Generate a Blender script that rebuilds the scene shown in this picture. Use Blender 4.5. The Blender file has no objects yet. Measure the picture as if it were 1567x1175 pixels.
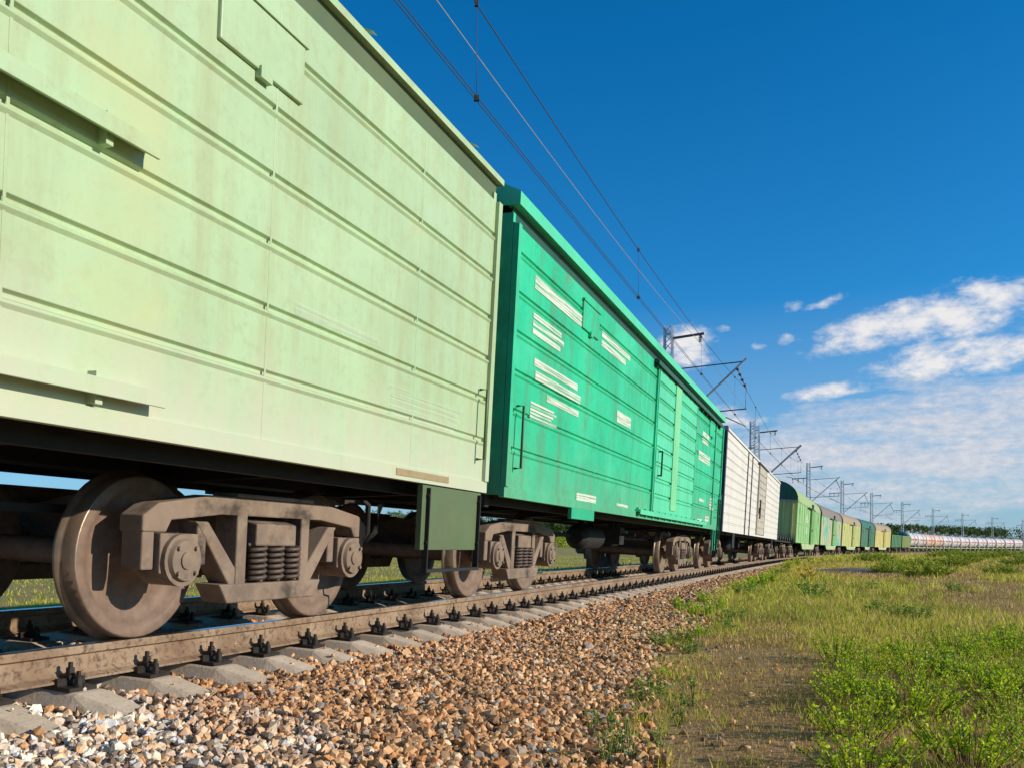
import bpy, math, random
import numpy as np
from mathutils import Matrix, Vector
random.seed(7); RNG = np.random.default_rng(11)
SC = bpy.context.scene; COL = SC.collection
R = math.radians

# ------------------------------------------------------------------ track geometry
TH0, ZC, DN, CANT = 0.39108, 0.51236, 3.84534, 0.09067
KN_S = [0, 20, 45, 80, 130, 200, 300]
KN_K = [0.00031, -0.00031, 0.00058, 0.00188, 0.00079, 0.00121, 0.00122]
CA = math.atan2(CANT, 1.6)
DS = 0.5
_s = np.arange(0, 900, DS)
_k = np.interp(_s, KN_S, KN_K); _k[_s > 520] = 0
_h = TH0 + np.concatenate([[0], np.cumsum((_k[1:] + _k[:-1]) / 2 * DS)])
_hm = (_h[1:] + _h[:-1]) / 2
_x = np.concatenate([[0], np.cumsum(np.sin(_hm) * DS)]) - (DN + .8) * math.cos(TH0)
_y = np.concatenate([[0], np.cumsum(np.cos(_hm) * DS)]) + (DN + .8) * math.sin(TH0)
nb = 240                                                    # straight run behind the camera
sb = np.arange(-nb, 0) * DS
PS = np.concatenate([sb, _s]); PH = np.concatenate([np.full(nb, TH0), _h])
PX = np.concatenate([_x[0] + sb * math.sin(TH0), _x]); PY = np.concatenate([_y[0] + sb * math.cos(TH0), _y])

def track(s, o=0., h=0., cant=True):
    """track coordinates -> world: s along, o to the right of the centre line, h above the rail plane"""
    s = np.asarray(s, float); o = np.asarray(o, float); h = np.asarray(h, float)
    x = np.interp(s, PS, PX); y = np.interp(s, PS, PY); a = np.interp(s, PS, PH)
    r = o - .8; ca = CA if cant else 0.
    oo = .8 + r * math.cos(ca) + h * math.sin(ca); z = -r * math.sin(ca) + h * math.cos(ca)
    return np.stack([x + oo * np.cos(a), y - oo * np.sin(a), z + 0 * x], -1)

def TV(s, o=0., h=0., cant=True): return Vector(track(s, o, h, cant).tolist())

def to_track(x, y):
    """world xy -> (s, o), nearest point of the centre line"""
    shp = np.shape(x); x = np.ravel(x); y = np.ravel(y)
    so = np.empty_like(x); oo = np.empty_like(x)
    P = slice(None, None, 4); px, py, ps = PX[P], PY[P], PS[P]
    for i in range(0, len(x), 4000):
        d = (x[i:i+4000, None] - px) ** 2 + (y[i:i+4000, None] - py) ** 2
        j = d.argmin(1); s = ps[j]
        for _ in range(2):
            a = np.interp(s, PS, PH); dx = x[i:i+4000] - np.interp(s, PS, PX); dy = y[i:i+4000] - np.interp(s, PS, PY)
            t = dx * np.sin(a) + dy * np.cos(a); s = np.clip(s + np.clip(t, -3, 3), PS[0], PS[-1])
        so[i:i+4000] = s; oo[i:i+4000] = dx * np.cos(a) - dy * np.sin(a)
    return so.reshape(shp), oo.reshape(shp)

def frame_at(s0, s1):
    """matrix of a wagon whose pivots stand on the track at s0 and s1: x forward, y left, z up"""
    a, b = TV(s0), TV(s1); f = b - a; f.normalize()
    n = Vector((f.y, -f.x, 0)).normalized()
    r = n * math.cos(CA) + Vector((0, 0, -math.sin(CA))); u = n * math.sin(CA) + Vector((0, 0, math.cos(CA)))
    f = (f - u * f.dot(u)).normalized(); r = f.cross(u)
    m = Matrix((f, -r, u)).transposed().to_4x4(); m.translation = (a + b) / 2
    return m

def sstep(a, b, x):
    t = np.clip((np.asarray(x, float) - a) / (b - a), 0, 1); return t * t * (3 - 2 * t)

_nt = RNG.random((64, 64))
def vnoise(x, y):
    x = np.asarray(x, float); y = np.asarray(y, float)
    i = np.floor(x).astype(int); j = np.floor(y).astype(int); u = x - i; v = y - j
    u = u*u*(3-2*u); v = v*v*(3-2*v); g = lambda a, b: _nt[a % 64, b % 64]
    return (g(i,j)*(1-u)+g(i+1,j)*u)*(1-v) + (g(i,j+1)*(1-u)+g(i+1,j+1)*u)*v
def fbm(x, y, n=4):
    t = 0; a = .5
    for k in range(n): t = t + a * vnoise(x * 2**k + 17*k, y * 2**k + 5*k); a *= .5
    return t / (1 - .5**n)

def edge_o(s):
    """offset of the ballast's right-hand foot"""
    return np.interp(s, [-20, 1, 4, 8, 13, 20, 33, 60, 120], [4.2, 3.95, 3.7, 3.15, 2.75, 2.4, 2.1, 1.95, 1.9])
def ground_right(s):
    return -.52 + .30 * (1 - np.exp(-np.maximum(np.asarray(s, float) - 3, 0) / 14)) + .10 * sstep(35, 140, s)
def ground_z(s, o, rough=True):
    s = np.asarray(s, float); o = np.asarray(o, float)
    bed = -.300 - (np.clip(o, -1.6, 1.6) - .8) * math.tan(CA)
    eo = edge_o(s); zr = ground_right(s)
    t = np.clip((o - 1.35) / (eo - 1.35), 0, 1)
    zR = bed * (1 - t) + zr * t
    zR = zR + (o > eo) * (.05 * sstep(0, 3, o - eo))
    d = -o
    zl = -.95 + .016 * np.maximum(d - 14, 0) + .012 * np.maximum(d - 60, 0)
    zl = zl + .03 * np.maximum(d - 150, 0); zl = np.minimum(zl, 8.0 + .004 * d) + .05 * np.clip(d - 250, 0, 160)
    t = np.clip((d - 1.5) / 2.2, 0, 1); zL = bed * (1 - t) + zl * t
    return np.where(o > 0, zR, zL)
def ground_xy(x, y, bump=True):
    s, o = to_track(x, y); z = ground_z(s, o)
    if bump:
        off = np.where(o > 0, sstep(0, 1.0, o - edge_o(s)), sstep(3.5, 6, -o))
        far = sstep(10, 60, np.hypot(x, y))
        z = z + off * ((fbm(x * .9, y * .9) - .5) * (.05 + .13 * far) + (fbm(x * .16 + 9, y * .16) - .5) * .16)
    return z, s, o

# ------------------------------------------------------------------ scene object helpers
def tag(o, label=None, cat=None, group=None, kind=None):
    for k, v in (('label', label), ('category', cat), ('group', group), ('kind', kind)):
        if v: o[k] = v
    return o
def empty(name, loc=(0, 0, 0), mat=None):
    o = bpy.data.objects.new(name, None); COL.objects.link(o); o.empty_display_size = .3
    if mat is not None: o.matrix_world = mat
    else: o.location = loc
    return o

class MB:
    def __init__(s): s.v = []; s.f = []; s.m = []; s.sm = []; s.cur = 0
    def add(s, vs, fs, smooth=False):
        b = len(s.v); s.v += [tuple(map(float, p)) for p in vs]
        for f in fs: s.f.append(tuple(b + i for i in f)); s.m.append(s.cur); s.sm.append(smooth)
        return s
    def box(s, c, d, rot=None):
        hx, hy, hz = d[0]/2, d[1]/2, d[2]/2
        P = [Vector((x*hx, y*hy, z*hz)) for x in (-1, 1) for y in (-1, 1) for z in (-1, 1)]
        if rot is not None: P = [rot @ p for p in P]
        c = Vector(c)
        return s.add([p + c for p in P], [(0,1,3,2),(4,6,7,5),(0,4,5,1),(2,3,7,6),(0,2,6,4),(1,5,7,3)])
    def bx(s, x0, x1, y0, y1, z0, z1): return s.box(((x0+x1)/2,(y0+y1)/2,(z0+z1)/2),(x1-x0,y1-y0,z1-z0))
    def cyl(s, a, b, r0, r1=None, n=12, cap=True, smooth=True):
        a, b = Vector(a), Vector(b); r1 = r0 if r1 is None else r1
        d = (b - a).normalized(); u = d.orthogonal().normalized(); w = d.cross(u)
        vs = []
        for p, r in ((a, r0), (b, r1)):
            for i in range(n): t = 2*math.pi*i/n; vs.append(p + (u*math.cos(t) + w*math.sin(t)) * r)
        s.add(vs, [(i, (i+1) % n, n+(i+1) % n, n+i) for i in range(n)], smooth)
        if cap:
            s.add(vs[:n], [tuple(range(n-1, -1, -1))]); s.add(vs[n:], [tuple(range(n))])
        return s
    def bar(s, a, b, w, h, up=(0,0,1)):
        a, b = Vector(a), Vector(b); d = (b-a).normalized(); up = Vector(up)
        if abs(d.dot(up)) > .99: up = Vector((1,0,0))
        u = d.cross(up).normalized(); v = u.cross(d)
        c = [(-1,-1),(1,-1),(1,1),(-1,1)]
        vs = [p + u*(x*w/2) + v*(y*h/2) for p in (a, b) for x, y in c]
        return s.add(vs, [(3,2,1,0),(4,5,6,7),(0,1,5,4),(1,2,6,5),(2,3,7,6),(3,0,4,7)])
    def lathe(s, prof, c, axis='y', n=28, smooth=True):
        """prof: list of (axial, radius)"""
        vs = []; c = Vector(c)
        for a, r in prof:
            for i in range(n):
                t = 2*math.pi*i/n; p, q = r*math.cos(t), r*math.sin(t)
                vs.append(c + (Vector((p, a, q)) if axis == 'y' else Vector((a, p, q)) if axis == 'x' else Vector((p, q, a))))
        fs = []
        for k in range(len(prof)-1):
            for i in range(n): fs.append((k*n+i, k*n+(i+1) % n, (k+1)*n+(i+1) % n, (k+1)*n+i))
        return s.add(vs, fs, smooth)
    def prism(s, poly, y0, y1, plane='xz'):
        """polygon in the xz (or yz) plane pushed along the third axis"""
        n = len(poly)
        P = (lambda a, b, t: (a, t, b)) if plane == 'xz' else (lambda a, b, t: (t, a, b))
        vs = [P(a, b, y0) for a, b in poly] + [P(a, b, y1) for a, b in poly]
        return s.add(vs, [tuple(range(n-1, -1, -1)), tuple(range(n, 2*n))] + [(i, (i+1) % n, n+(i+1) % n, n+i) for i in range(n)])
    def strip(s, prof, x0, x1, smooth=False, nx=1):
        """open profile of (y, z) swept along x"""
        n = len(prof); vs = []
        for k in range(nx+1):
            x = x0 + (x1-x0)*k/nx; vs += [(x, y, z) for y, z in prof]
        return s.add(vs, [(k*n+i, k*n+i+1, (k+1)*n+i+1, (k+1)*n+i) for k in range(nx) for i in range(n-1)], smooth)
    def tube(s, pts, r, n=6):
        pts = [Vector(p) for p in pts]; vs = []
        for i, p in enumerate(pts):
            d = (pts[min(i+1, len(pts)-1)] - pts[max(i-1, 0)]).normalized()
            up = Vector((0,0,1)) if abs(d.z) < .9 else Vector((1,0,0))
            u = d.cross(up).normalized(); w = u.cross(d)
            for k in range(n): t = 2*math.pi*k/n; vs.append(p + (u*math.cos(t) + w*math.sin(t))*r)
        fs = [(i*n+k, i*n+(k+1) % n, (i+1)*n+(k+1) % n, (i+1)*n+k) for i in range(len(pts)-1) for k in range(n)]
        fs += [tuple(range(n-1,-1,-1)), tuple((len(pts)-1)*n+k for k in range(n))]
        return s.add(vs, fs, True)
    def mesh(s, name, mats):
        m = bpy.data.meshes.new(name); m.from_pydata(s.v, [], s.f)
        for x in (mats if isinstance(mats, (list, tuple)) else [mats]): m.materials.append(x)
        m.polygons.foreach_set('material_index', s.m); m.polygons.foreach_set('use_smooth', s.sm); m.update()
        return m
    def build(s, name, mats, parent=None, bevel=0, mat=None):
        return put(name, s.mesh(name, mats), parent, bevel, mat)
def put(name, mesh, parent=None, bevel=0, mat=None):
    o = bpy.data.objects.new(name, mesh); COL.objects.link(o)
    if parent is not None: o.parent = parent
    if mat is not None: o.matrix_local = mat
    if bevel:
        b = o.modifiers.new('bevel', 'BEVEL'); b.width = bevel; b.segments = 2; b.limit_method = 'ANGLE'; b.angle_limit = R(40)
        b.harden_normals = False
    return o
def np_mesh(name, V, F, mats, midx=None, smooth=False):
    """V (n,3), F (m,k) numpy arrays"""
    m = bpy.data.meshes.new(name); V = np.ascontiguousarray(V, np.float32); F = np.ascontiguousarray(F, np.int32); k = F.shape[1]
    m.vertices.add(len(V)); m.vertices.foreach_set('co', V.ravel())
    m.loops.add(F.size); m.loops.foreach_set('vertex_index', F.ravel())
    m.polygons.add(len(F)); m.polygons.foreach_set('loop_start', np.arange(len(F), dtype=np.int32)*k)
    m.polygons.foreach_set('use_smooth', np.full(len(F), smooth))
    for x in (mats if isinstance(mats, (list, tuple)) else [mats]): m.materials.append(x)
    if midx is not None: m.polygons.foreach_set('material_index', np.asarray(midx, np.int32))
    m.update(calc_edges=True); m.validate()
    return m

# ------------------------------------------------------------------ materials
class N:
    """small node-graph helper"""
    def __init__(s, name):
        s.m = bpy.data.materials.new(name); s.m.use_nodes = True; s.t = s.m.node_tree
        s.b = s.t.nodes['Principled BSDF']; s.out = s.t.nodes['Material Output']
    def n(s, typ, **kw):
        x = s.t.nodes.new(typ)
        for k, v in kw.items(): setattr(x, k, v)
        return x
    def set(s, sock, v):
        if hasattr(v, 'is_linked') or hasattr(v, 'links'): s.t.links.new(v, sock)
        elif isinstance(v, (tuple, list)) and len(v) == 3 and sock.type == 'RGBA': sock.default_value = (*v, 1)
        else: sock.default_value = v
    def coord(s, kind='Object', scale=(1,1,1), rot=(0,0,0)):
        tc = s.n('ShaderNodeTexCoord'); mp = s.n('ShaderNodeMapping')
        mp.inputs['Scale'].default_value = scale; mp.inputs['Rotation'].default_value = rot
        s.t.links.new(tc.outputs[kind], mp.inputs['Vector']); return mp.outputs[0]
    def noise(s, vec, scale=5, detail=4, rough=.55, lac=2.):
        x = s.n('ShaderNodeTexNoise'); s.t.links.new(vec, x.inputs['Vector'])
        x.inputs['Scale'].default_value = scale; x.inputs['Detail'].default_value = detail; x.inputs['Roughness'].default_value = rough
        return x.outputs['Fac']
    def vor(s, vec, scale=5, feature='F1', out='Distance'):
        x = s.n('ShaderNodeTexVoronoi', feature=feature); s.t.links.new(vec, x.inputs['Vector']); x.inputs['Scale'].default_value = scale
        return x.outputs[out]
    def ramp(s, fac, stops, interp='LINEAR'):
        x = s.n('ShaderNodeValToRGB'); x.color_ramp.interpolation = interp; e = x.color_ramp.elements
        while len(e) > 1: e.remove(e[-1])
        e[0].position = stops[0][0]; e[0].color = s.c4(stops[0][1])
        for p, c in stops[1:]: q = e.new(p); q.color = s.c4(c)
        s.set(x.inputs[0], fac); return x.outputs[0]
    @staticmethod
    def c4(c): return (c, c, c, 1) if isinstance(c, (int, float)) else (*c, 1)
    def math(s, op, a, b=0., clamp=False):
        x = s.n('ShaderNodeMath', operation=op, use_clamp=clamp); s.set(x.inputs[0], a); s.set(x.inputs[1], b); return x.outputs[0]
    def mix(s, fac, a, b, blend='MIX'):
        x = s.n('ShaderNodeMix', data_type='RGBA', blend_type=blend); x.clamp_factor = True
        s.set(x.inputs[0], fac); s.set(x.inputs[6], a); s.set(x.inputs[7], b); return x.outputs[2]
    def bump(s, h, strength=.3, dist=.02):
        x = s.n('ShaderNodeBump'); x.inputs['Strength'].default_value = strength; x.inputs['Distance'].default_value = dist
        s.set(x.inputs['Height'], h); s.t.links.new(x.outputs[0], s.b.inputs['Normal'])
    def fin(s, col, rough=.6, metal=0., spec=.5):
        s.set(s.b.inputs['Base Color'], col); s.set(s.b.inputs['Roughness'], rough); s.set(s.b.inputs['Metallic'], metal)
        s.b.inputs['Specular IOR Level'].default_value = spec; return s.m

def paint(name, col, dirt=(.10,.07,.045), d=.35, rust=0., rough=.5, fade=.12, low=None, streak=(2.2,2.2,.25), patch=None):
    """sun-faded wagon paint with run-off streaks, grime and rust spots"""
    k = N(name); v = k.coord(); sv = k.coord(scale=streak)
    n1 = k.noise(v, .9, 5); n2 = k.noise(sv, 2.2, 6, .65); n3 = k.noise(v, 14, 5, .7)
    lt = tuple(min(1, c*(1+fade)+fade*.06) for c in col); dk = tuple(c*(1-fade) for c in col)
    c = k.mix(k.ramp(n1, [(.3, 0.), (.7, 1.)]), dk, lt)
    c = k.mix(k.math('MULTIPLY', k.ramp(n2, [(.46, 0.), (.78, 1.)]), d), c, dirt)
    c = k.mix(k.math('MULTIPLY', k.ramp(n3, [(.5, 0.), (.75, 1.)]), d*.6), c, dirt)
    if patch:
        for pc, lo, hi, sc in patch: c = k.mix(k.ramp(k.noise(k.coord(scale=(1,1,1.3)), sc, 5, .6), [(lo, 0.), (hi, 1.)]), c, pc)
    if rust:
        r1 = k.ramp(k.noise(v, 5, 8, .75), [(.60-.12*rust, 0.), (.68, 1.)])
        c = k.mix(k.math('MULTIPLY', r1, min(1, rust)), c, (.20,.075,.03))
    if low:   # road grime thrown up on the lowest part of the panels
        z = k.n('ShaderNodeSeparateXYZ'); k.t.links.new(k.coord(), z.inputs[0])
        m = k.math('SUBTRACT', k.math('MULTIPLY', n2, .9), k.math('SUBTRACT', z.outputs[2], low[0]))
        c = k.mix(k.math('MULTIPLY', k.ramp(m, [(-.3, 0.), (.6, 1.)]), low[1]), c, low[2])
    k.bump(k.math('ADD', k.math('MULTIPLY', n3, .25), k.noise(v, 1.7, 2)), .25, .03)
    return k.fin(c, k.ramp(n2, [(.3, rough-.08), (.8, rough+.25)]))

def simple(name, col, rough=.7, var=.25, scale=8, metal=0., bump=.2, dist=.01, col2=None):
    k = N(name); v = k.coord(); n1 = k.noise(v, scale, 6, .65)
    a = tuple(c*(1-var) for c in col); b = col2 or tuple(min(1, c*(1+var)) for c in col)
    k.bump(k.noise(v, scale*4, 4, .6), bump, dist)
    return k.fin(k.mix(k.ramp(n1, [(.3, 0.), (.7, 1.)]), a, b), rough, metal)

M = {}
M['pistachio'] = paint('pistachio paint', (0.367,0.491,0.273), dirt=(0.295,0.305,0.150), d=.75, rust=.12, rough=.42, fade=.08, low=(1.22,.75,(0.501,0.491,0.370)), patch=[((0.420,0.474,0.238), .54, .66, .55), ((0.376,0.517,0.318), .60, .72, .8)])
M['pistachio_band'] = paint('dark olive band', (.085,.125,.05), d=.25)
M['emerald'] = paint('emerald paint', (0.006,0.456,0.215), dirt=(0.086,0.109,0.066), d=.65, rough=.5, fade=.16, rust=.15, low=(1.30,.30,(0.192,0.200,0.123)), patch=[((0.163,0.182,0.115), .64, .74, .9), ((0.038,0.511,0.264), .52, .66, .6)])
M['emerald_door'] = paint('light emerald door paint', (0.074,0.552,0.295), dirt=(0.117,0.166,0.083), d=.35, rough=.42)
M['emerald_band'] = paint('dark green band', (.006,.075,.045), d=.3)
M['emerald_dark'] = paint('deep emerald paint', (.004,.36,.17), dirt=(.09,.12,.075), d=.35)
M['pale_stripe'] = paint('faded yellow stripe', (0.180,0.577,0.264), d=.35)
M['white'] = paint('white wagon paint', (0.638,0.606,0.549), dirt=(0.252,0.207,0.148), d=.40, rough=.5, fade=.04)
M['white_dirty'] = paint('grubby white paint', (.46,.41,.33), dirt=(.16,.12,.08), d=.7)
M['navy_shade_end'] = paint('shade-darkened blue end wall', (.04,.055,.085), d=.4)  # shade on the white wagon's near end, painted in as dark blue
M['olive'] = paint('olive wagon end', (0.630,0.600,0.195), dirt=(0.180,0.150,0.075), d=.4, low=(1.2,.85,(0.105,0.090,0.068)))
M['bright_green'] = paint('bright green paint', (.24,.46,.16), dirt=(.13,.16,.07), d=.5, rust=.25)
M['turq'] = paint('turquoise and cream paint', (.42,.44,.24), d=.35, rust=.35, patch=[((.10,.40,.31), .5, .56, .35), ((.46,.27,.12), .60, .68, .5)])
M['khaki'] = paint('yellow green paint', (.44,.47,.15), d=.45, rust=.3, patch=[((.50,.30,.11), .55, .68, .5)])
M['dark_green'] = paint('dark green paint', (.045,.155,.085), d=.45, rust=.2)
M['ochre'] = paint('ochre paint', (.52,.45,.14), d=.45, rust=.35, patch=[((.50,.22,.08), .55, .66, .5)])
M['roof_brown'] = paint('brown roof', (.20,.15,.105), d=.4)
M['roof_orange'] = paint('orange brown roof', (.33,.24,.12), d=.4)
M['roof_green'] = paint('dark green roof', (.010,.105,.055), d=.3)
M['roof_bright'] = paint('light green roof', (.30,.40,.14), d=.5, rust=.3)
M['gond_green'] = paint('gondola green', (.07,.21,.085), d=.5)
M['gond_olive'] = paint('gondola olive', (.26,.31,.085), d=.5)
M['tank_white'] = paint('tank white', (0.612,0.576,0.540), dirt=(0.315,0.225,0.162), d=.45, rough=.35)
M['tank_peach'] = paint('tank peach', (.68,.49,.36), dirt=(.35,.22,.14), d=.45, rough=.35)
M['tank_teal'] = paint('tank teal', (.03,.20,.18), d=.4)
M['tank_red'] = paint('tank red', (.50,.045,.035), d=.25)
M['frame_green'] = paint('pale green sill', (.36,.47,.24), d=.4)
M['under'] = simple('underframe black', (.012,.011,.010), .75, .3)
M['bogie'] = paint('dusty bogie brown', (.175,.120,.085), dirt=(.28,.21,.15), d=.9, rough=.8, fade=.3, streak=(3,3,2), rust=.2, patch=[((.055,.038,.027), .54, .68, 3.2)])
M['wheel'] = simple('wheel steel', (0.288,0.204,0.144), .42, .25, 6, metal=.6, bump=.15)
M['wheel_face'] = simple('wheel face', (0.176,0.114,0.081), .7, .3, 9)
M['spring'] = simple('spring steel', (.085,.06,.045), .6, .3)
M['steel_dark'] = simple('dark steel', (.05,.046,.043), .55, .3, metal=.3)
M['galv'] = simple('galvanised steel', (.46,.47,.48), .45, .2, 5, metal=.55, bump=.1)
M['tube'] = simple('weathered tube', (.10,.10,.105), .5, .25, metal=.3)
M['insul'] = simple('brown glass insulator', (.09,.05,.035), .2, .2)
M['wire'] = simple('contact wire copper', (.075,.055,.05), .55, .2, metal=.4)
M['wire_bright'] = simple('bright aluminium wire', (.55,.49,.44), .4, .1, metal=.5)
M['mark'] = None

def mk_mark(lo, hi, nm='worn white lettering paint'):
    k = N(nm); v = k.coord(scale=(.35,1,16)); n = k.noise(v, 3, 4, .6); n2 = k.noise(k.coord(), 9, 4, .7)
    m = k.fin(k.mix(n, (.52,.58,.42), (.66,.70,.58)), .6)
    tr = k.n('ShaderNodeBsdfTransparent'); mx = k.n('ShaderNodeMixShader')
    f = k.math('ADD', k.ramp(n, [(.38, lo), (.55, hi)]), k.math('MULTIPLY', k.math('SUBTRACT', n2, .5), .5), True)
    k.t.links.new(f, mx.inputs[0]); k.t.links.new(tr.outputs[0], mx.inputs[1]); k.t.links.new(k.b.outputs[0], mx.inputs[2])
    k.t.links.new(mx.outputs[0], k.out.inputs[0]); return m
M['mark'] = mk_mark(.25, .95); M['mark_faint'] = mk_mark(.0, .28, 'faded white lettering paint')
M['chalk'] = simple('orange chalk', (.55,.34,.19), .9, .2)

def mk_rail():
    k = N('rusty rail side'); v = k.coord(scale=(1,1,1)); n = k.noise(v, 3, 6, .6); n2 = k.noise(v, 26, 5, .7)
    c = k.mix(k.ramp(n, [(.3,0.),(.7,1.)]), (.20,.120,.070), (.36,.255,.165))
    c = k.mix(k.ramp(n2, [(.5,0.),(.66,1.)]), c, (.10,.055,.032)); c = k.mix(k.math('MULTIPLY', k.ramp(k.noise(v, 1.1, 6, .7), [(.55,0.),(.75,1.)]), .55), c, (.075,.048,.032)); k.bump(n2, .4, .006)
    return k.fin(c, .68, .15)
M['rail'] = mk_rail()
M['rail_top'] = simple('polished rail head', (.48,.50,.54), .22, .12, 4, metal=.95, bump=.03)
M['fasten'] = simple('oily fastening iron', (.026,.020,.017), .5, .35, 20, metal=.3)

def mk_concrete():
    k = N('sleeper concrete'); g = k.n('ShaderNodeNewGeometry'); v = k.coord('Object'); n = k.noise(v, 5, 6, .65); n2 = k.noise(v, 60, 4, .7)
    c = k.mix(k.ramp(n, [(.3,0.),(.72,1.)]), (.46,.35,.25), (.68,.55,.41))
    c = k.mix(k.ramp(n2, [(.56,0.),(.7,.7)]), c, (.12,.095,.07)); k.bump(k.math('ADD', n2, k.noise(v, 22, 3)), .5, .006)
    oi = k.n('ShaderNodeObjectInfo')
    c = k.mix(.3, c, k.mix(oi.outputs['Random'], (.42,.32,.22), (.70,.58,.45)))
    return k.fin(c, .9)
M['concrete'] = mk_concrete()

def mk_stone():
    k = N('ballast stone'); g = k.n('ShaderNodeNewGeometry'); r = g.outputs['Random Per Island']
    tan = k.ramp(r, [(0,(0.142,0.090,0.056)), (.10,(0.286,0.162,0.083)), (.25,(0.556,0.285,0.118)), (.45,(0.707,0.393,0.173)), (.62,(0.775,0.477,0.250)), (.78,(0.606,0.269,0.104)), (.88,(0.850,0.646,0.443)), (.92,(0.337,0.293,0.250)), (1,(0.850,0.850,0.693))], 'CONSTANT')
    grey = k.ramp(r, [(0,(0.202,0.170,0.139)), (.12,(0.405,0.354,0.304)), (.25,(0.742,0.646,0.554)), (.45,(0.850,0.850,0.735)), (.65,(0.809,0.585,0.374)), (.8,(0.707,0.400,0.181)), (.9,(0.850,0.850,0.850)), (1,(0.506,0.462,0.429))], 'CONSTANT')
    tc = k.n('ShaderNodeTexCoord'); pv = tc.outputs['Object']
    nb_ = k.noise(pv, .9, 3); sx = k.n('ShaderNodeSeparateXYZ'); k.t.links.new(pv, sx.inputs[0])
    # paler quarry stone was tipped along the shoulder nearest the camera
    m = k.math('ADD', k.math('MULTIPLY', k.math('SUBTRACT', nb_, .5), 2.4), k.math('SUBTRACT', 1.75, k.math('ADD', k.math('MULTIPLY', k.math('ADD', sx.outputs[0], 1.4), .55), k.math('MULTIPLY', sx.outputs[1], .33))))
    c = k.mix(k.ramp(m, [(-1.1,.06),(.7,.88)]), tan, grey)
    n = k.noise(pv, 45, 5, .7); c = k.mix(k.math('MULTIPLY', k.ramp(n, [(.42,0.),(.7,1.)]), .5), c, (.30,.15,.06))
    c = k.mix(.25, c, k.mix(k.noise(pv, 130, 3, .7), (.1,.08,.06), (.7,.6,.5)), 'OVERLAY')
    k.bump(k.noise(pv, 90, 4, .7), .5, .006); return k.fin(c, .85, spec=.3)
M['stone'] = mk_stone()
M['bed'] = simple('ballast fines', (.10,.066,.040), .95, .45, 30, bump=.9, dist=.03)

def mk_ground():
    k = N('grassland soil'); v = k.coord(); n1 = k.noise(v, .45, 6, .6); n2 = k.noise(v, 3.2, 8, .7); n3 = k.noise(v, 24, 6, .75)
    soil = k.mix(k.ramp(n3, [(.35,0.),(.7,1.)]), (.25,.14,.07), (.60,.39,.21))
    gr = k.mix(k.ramp(n2, [(.3,0.),(.7,1.)]), (.17,.18,.035), (.36,.34,.08))
    cover = k.math('ADD', n1, k.math('MULTIPLY', k.math('SUBTRACT', n2, .5), .8))
    a = k.n('ShaderNodeAttribute', attribute_name='cover')
    f = k.ramp(k.math('ADD', k.math('SUBTRACT', cover, .5), a.outputs['Fac']), [(.35,0.),(.65,1.)])
    c = k.mix(f, soil, gr); c = k.mix(k.math('MULTIPLY', k.ramp(k.noise(v, .9, 6, .7), [(.5,0.),(.68,1.)]), .45), c, (.24,.21,.085))
    k.bump(k.math('ADD', n3, k.math('MULTIPLY', n2, 2)), .8, .05); return k.fin(c, .95, spec=.15)
M['ground'] = mk_ground()
M['field'] = None
def leafmat(name, cols, trans=.35, nscale=.5, rough=.55, nw=.38):
    k = N(name); g = k.n('ShaderNodeNewGeometry'); r = g.outputs['Random Per Island']
    v = k.coord(); n = k.noise(v, nscale, 4)
    f = k.math('ADD', k.math('MULTIPLY', r, 1-nw), k.math('MULTIPLY', k.ramp(n, [(.3,0.),(.7,1.)]), nw))
    c = k.ramp(f, cols); m = k.fin(c, rough, spec=.3)
    t = k.n('ShaderNodeBsdfTranslucent'); mx = k.n('ShaderNodeMixShader'); mx.inputs[0].default_value = trans
    k.t.links.new(c, t.inputs[0]); k.t.links.new(k.b.outputs[0], mx.inputs[1]); k.t.links.new(t.outputs[0], mx.inputs[2]); k.t.links.new(mx.outputs[0], k.out.inputs[0])
    return m
M['grass'] = leafmat('meadow grass blades', [(0,(0.182,0.189,0.026)), (.3,(0.362,0.377,0.040)), (.55,(0.554,0.528,0.059)), (.75,(0.703,0.585,0.112)), (1,(0.850,0.585,0.185))], .35, .45, nw=.55)
M['dry'] = leafmat('dry grass blades', [(0,(0.240,0.138,0.044)), (.5,(0.480,0.304,0.099)), (1,(0.674,0.469,0.176))], .25, .7)
M['leaf'] = leafmat('shrub leaves', [(0,(0.134,0.226,0.011)), (.4,(0.365,0.507,0.013)), (.7,(0.583,0.714,0.020)), (1,(0.850,0.850,0.033))], .4, 2.)
M['leaf_blue'] = leafmat('weed leaves', [(0,(.10,.17,.025)), (.5,(.22,.32,.045)), (1,(.36,.44,.08))], .4, 2.)
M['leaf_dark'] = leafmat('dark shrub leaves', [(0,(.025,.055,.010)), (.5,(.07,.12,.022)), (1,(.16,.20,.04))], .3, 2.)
M['tree_leaf'] = leafmat('forest foliage', [(0,(0.020,0.050,0.014)), (.4,(0.059,0.112,0.022)), (.7,(0.119,0.177,0.030)), (1,(0.203,0.254,0.041))], .25, .06)
M['bush_leaf'] = leafmat('bright bushes', [(0,(0.163,0.232,0.022)), (.5,(0.359,0.422,0.038)), (1,(0.653,0.627,0.070))], .3, .1)
M['yellow'] = simple('yellow petals', (.70,.46,.02), .6, .15)
M['stem'] = simple('brown stems', (.13,.075,.04), .8, .3)
M['stem_green'] = simple('green stems', (.15,.19,.05), .7, .3)
M['bark'] = simple('pale birch bark', (.42,.38,.32), .85, .5, 3)
M['plough'] = simple('ploughed earth', (.30,.17,.10), .95, .25, 4, bump=.8, dist=.1)
M['ash'] = simple('grey ash', (.085,.085,.085), .95, .5, 4, bump=.8, dist=.05)
M['concrete_box'] = simple('dark cast iron', (.05,.04,.038), .6, .3)
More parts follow.
